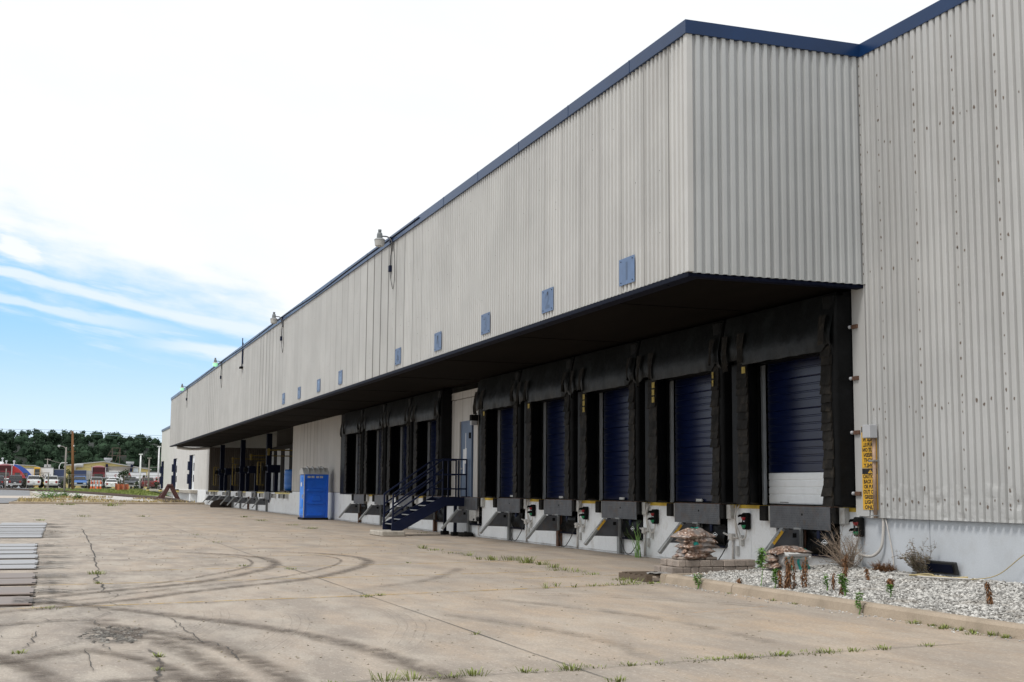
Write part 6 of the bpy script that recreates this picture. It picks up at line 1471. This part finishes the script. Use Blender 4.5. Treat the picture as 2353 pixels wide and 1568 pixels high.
def tree(x, y, h, wd, lab, mat='shrub', n=420, cat='tree', group='shrubs among the parked cars', leafsz=.26, base=.1):
    z = terr(y); t = thing('tree' if cat == 'tree' else 'bush', (x, y, z), lab, cat, group); tk, cr_ = MB(), MB()
    rnd = random.Random(int(x*100+y)); top = Vector((x, y, z+h))
    tk.tube([(x, y, z-.1), (x+.05, y, z+h*.45), (x, y, z+h*.85)], [.09*wd, .06*wd, .02], 7)
    cl = []
    for k in range(9):
        a = rnd.uniform(0, 6.28); f = rnd.uniform(base, .95); q = Vector((x+math.cos(a)*wd*.34*(1.15-f*.7), y+math.sin(a)*wd*.34, z+h*f)); cl.append((q, wd*rnd.uniform(.16, .30)))
        tk.tube([(x, y, z+h*min(f*.7, .6)), q], [.03*wd, .012], 5)
    for k in range(n):
        q, r = rnd.choice(cl); d = Vector((rnd.gauss(0, 1), rnd.gauss(0, 1), rnd.gauss(0, 1))).normalized()*r*rnd.random()**.4; p = q+d; s = leafsz*rnd.uniform(.5, 1.1)
        u = Vector((rnd.gauss(0, 1), rnd.gauss(0, 1), rnd.gauss(0, 1))).normalized(); v = u.cross(Vector((rnd.gauss(0, 1), rnd.gauss(0, 1), rnd.gauss(0, 1))).normalized())
        p.z = max(p.z, z+.05); cr_.add([p-u*s*.5, p+v*s*.4, p+u*s*.5, p-v*s*.4], [(0, 1, 2, 3)])
    tk.build('trunk', K['bark'], t, smooth=True); cr_.build('crown', K[mat], t, recalc=False)
tree(-3.78, 206.5, 1.5, 1.0, 'dark round bush between the navy pickup and a white pickup', cat='bush', base=.15)
tree(-1.39, 206, 1.7, .75, 'dark narrow bush between the two white pickups', cat='bush', base=.1)
tree(1.75, 206, 1.1, .8, 'low dark bush right of the dark SUV', cat='bush', base=.1)
tree(2.55, 206, 2.9, 1.7, 'leafy tree growing at the foot of the utility pole', n=600, base=.3)
tree(5.35, 206, 1.5, .8, 'dark bush between the blue pickup and the cones', cat='bush', base=.1)
tree(7.35, 206, 1.5, .8, 'dark bush right of the traffic cones', cat='bush', base=.1)
tree(10.3, 205, 3.0, 2.2, 'largest young tree standing behind the orange net', n=700, base=.25)
tree(12.2, 205, 1.1, .8, 'low green bush right of the grey pickup', cat='bush', base=.1)
tree(13.2, 206, 2.4, 1.0, 'slim pointed tree left of the maroon SUV', n=320, base=.1)
tree(15.4, 207, 1.8, .9, 'dark bush next to the annex wall', cat='bush', base=.1)

# buildings behind the lorries
t = thing('white_shed', (-12, 268, GZ), 'white low metal shed at the far left behind the red trucks', 'building')
MB().box(-30, 262, 1, -5.6, 290, 4.9).build('wall', K['blue_wall'], t); MB().prism([(-30, 4.9), (-5.4, 4.9), (-6.2, 5.6), (-30, 5.6)], 1, 261.7, 276).box(-30, 264, 5.6, -8.9, 272, 6.1).build('roof', K['white_paint'], t)
for x in (-9.0, -8.3, -6.9): MB().lathe([(.12, 0), (.12, .5), (.22, .55), (.22, .75), (0, .8)], (x, 266, 6.1 if x < -8.9 else 5.6), 10).build('roof_vent', K['box_grey'], t)
t = thing('yellow_shed', (-3, 305, GZ), 'long low yellow shed with sloping roof beyond the white box trucks', 'building')
MB().prism([(-14, 1), (-.9, 1), (-.9, 5.0), (-3.6, 5.9), (-14, 6.25)], 1, 303, 330).build('wall', K['yellow_wall'], t); MB().prism([(-14, 6.25), (-3.6, 5.9), (-.7, 4.98), (-.7, 5.12), (-3.6, 6.06), (-14, 6.45)], 1, 302.6, 330).build('roof', K['roof_grey'], t)
MB().box(-14, 302.9, 4.3, -.9, 302.98, 4.42).build('wall_band', K['roof_grey'], t)
t = thing('yellow_building', (11, 292, GZ), 'yellow gabled industrial building with a grey roof and two roof vents', 'building')
zr = lambda x: 6.75-abs(x-10.3)*(.115 if x < 10.3 else .16)
MB().prism([(2.7, 1), (20, 1), (20, zr(20)), (10.3, zr(10.3)), (2.7, zr(2.7))], 1, 290, 320).build('wall', K['yellow_wall'], t)
MB().prism([(2.5, zr(2.5)), (10.3, zr(10.3)), (20.3, zr(20.3)), (20.3, zr(20.3)+.2), (10.3, zr(10.3)+.2), (2.5, zr(2.5)+.2)], 1, 289.6, 320).build('roof', K['roof_grey'], t)
MB().box(6.5, 289.9, 1, 9.9, 289.98, 4.9).build('sliding_door', K['roof_grey'], t)
MB().box(10.9, 289.88, 4.0, 16.3, 289.97, 5.85).build('grey_front', K['pole_grey'], t); MB().box(11.6, 289.84, 4.1, 15.2, 289.87, 4.65).build('dark_opening', K['dark'], t); MB().box(11.5, 289.0, 4.65, 15.4, 289.9, 4.9).build('door_hood', K['white_paint'], t)
for x in (10.75, 15.9): MB().bar((x, 289.6, 3.8), (x+.3, 289.6, 6.3), .5, .5, (0, 1, 0)).build('blue_column', K['navy_mid'], t)
MB().box(16.5, 289.85, 3.9, 17.6, 289.97, 5.6).build('pale_panel', K['blue_wall'], t); MB().box(17.9, 289.85, 3.6, 21.5, 289.97, 4.0).build('dark_strip', K['dark'], t)
for x in (11.3, 15.9): MB().lathe([(.5, 0), (.5, .35), (.85, .75), (.85, 1.1), (0, 1.1)], (x, 292, zr(x)), 14).build('roof_vent', K['box_grey'], t)
MB().tube(curve3([(4.6, 289.4, 3.6), (4.3, 289.2, 5.2), (4.8, 289.2, 5.9), (6.2, 289.4, 5.9)], 5), .42, 10).build('duct', K['roof_grey'], t, smooth=True)
t = thing('roof_frame', (13, 296, 6.4), 'small rusty lattice frame standing on the yellow building roof', 'metal frame'); z = 6.4
for x in (12.3, 13.9): MB().tube([(x, 296, z-.3), (x, 296, z+3.6)], .08, 5).build('leg', K['rail_rust'], t)
MB().tube([(12.3, 296, z+3.55), (13.9, 296, z+3.55)], .06, 5).tube([(11.4, 296, z+1.9), (15.2, 296, z+1.9)], .05, 5).tube([(12.3, 296, z+3.5), (11.4, 296, z+1.9)], .05, 5).tube([(13.9, 296, z+3.5), (12.9, 296, z+.1)], .05, 5).build('bracing', K['rail_rust'], t)

# the wood on the rise behind
fr = MB(); rnd = random.Random(11)
def crown(x, y, zb_, h, r):
    cl = []
    for k in range(11):
        a = rnd.uniform(0, 6.28); f = rnd.uniform(.12, .98); q = r*.66*math.sin(min(1, f*1.0)*PI*.62+.55)
        cl.append((Vector((x+math.cos(a)*q*rnd.uniform(.4, 1), y+math.sin(a)*q*rnd.uniform(.4, 1), zb_+h*f)), r*rnd.uniform(.25, .48)))
    for q, rr in cl+[(Vector((x, y, zb_+h*f)), r*w_) for f, w_ in ((.15, .8), (.4, .85), (.62, .7), (.8, .45))]:
        n_ = 7; V = []
        for i in range(4):
            for j in range(n_):
                th = PI*(i+.5)/4; ph = 2*PI*j/n_; q2 = rr*.74*rnd.uniform(.75, 1.05); V.append(q+Vector((math.sin(th)*math.cos(ph), math.sin(th)*math.sin(ph), math.cos(th)))*q2)
        fr.add(V, [(i*n_+j, i*n_+(j+1) % n_, (i+1)*n_+(j+1) % n_, (i+1)*n_+j) for i in range(3) for j in range(n_)])
    for k in range(640):
        q, rr = rnd.choice(cl); d = Vector((rnd.gauss(0, 1), rnd.gauss(0, 1), rnd.gauss(0, 1))).normalized(); p = q+d*rr*rnd.random()**.33
        s = rnd.uniform(.28, .75); u = (Vector((rnd.gauss(0, 1), rnd.gauss(0, 1), rnd.gauss(0, 1)))).normalized(); v = u.cross((d+Vector((rnd.gauss(0, .6), rnd.gauss(0, .6), rnd.gauss(0, .6)))).normalized())
        fr.add([p-u*s*.6, p+v*s*.5, p+u*s*.6, p-v*s*.5], [(0, 1, 2, 3)])
for row, (y, hh, step, zb_) in enumerate(((398, 8.5, 4.4, 1.0), (412, 10.5, 4.6, 2.5), (428, 9.5, 4.6, 6), (445, 9.5, 4.6, 8.5), (470, 9.0, 5, 10.5), (495, 8.5, 5.5, 12))):
    x = -75 if row else -60
    while x < 95:
        bump = 1.6*mn.noise(Vector((x*.06, row*3.1, 0)))+1.2*mn.noise(Vector((x*.2, row, 4)))
        drop = -max(0, x-18)*.06
        crown(x+rnd.uniform(-1, 1), y+rnd.uniform(-5, 5), zb_-1.5, hh+1.5+bump*1.3+drop+rnd.uniform(-.8, .8), rnd.uniform(3.4, 5.2)); x += step*rnd.uniform(.7, 1.2)
fr.build('wood', K['forest'], kind='stuff', recalc=False)
MB().grid([[(x, y, zz) for x in range(-200, 241, 20)] for y, zz in ((385, 1.2), (400, 5), (425, 10.5), (448, 14.8), (470, 16.6), (520, 17), (700, 17))]).build('wooded_hill', M('hill_floor', (.007, .012, .007), .95), kind='structure', smooth=True)
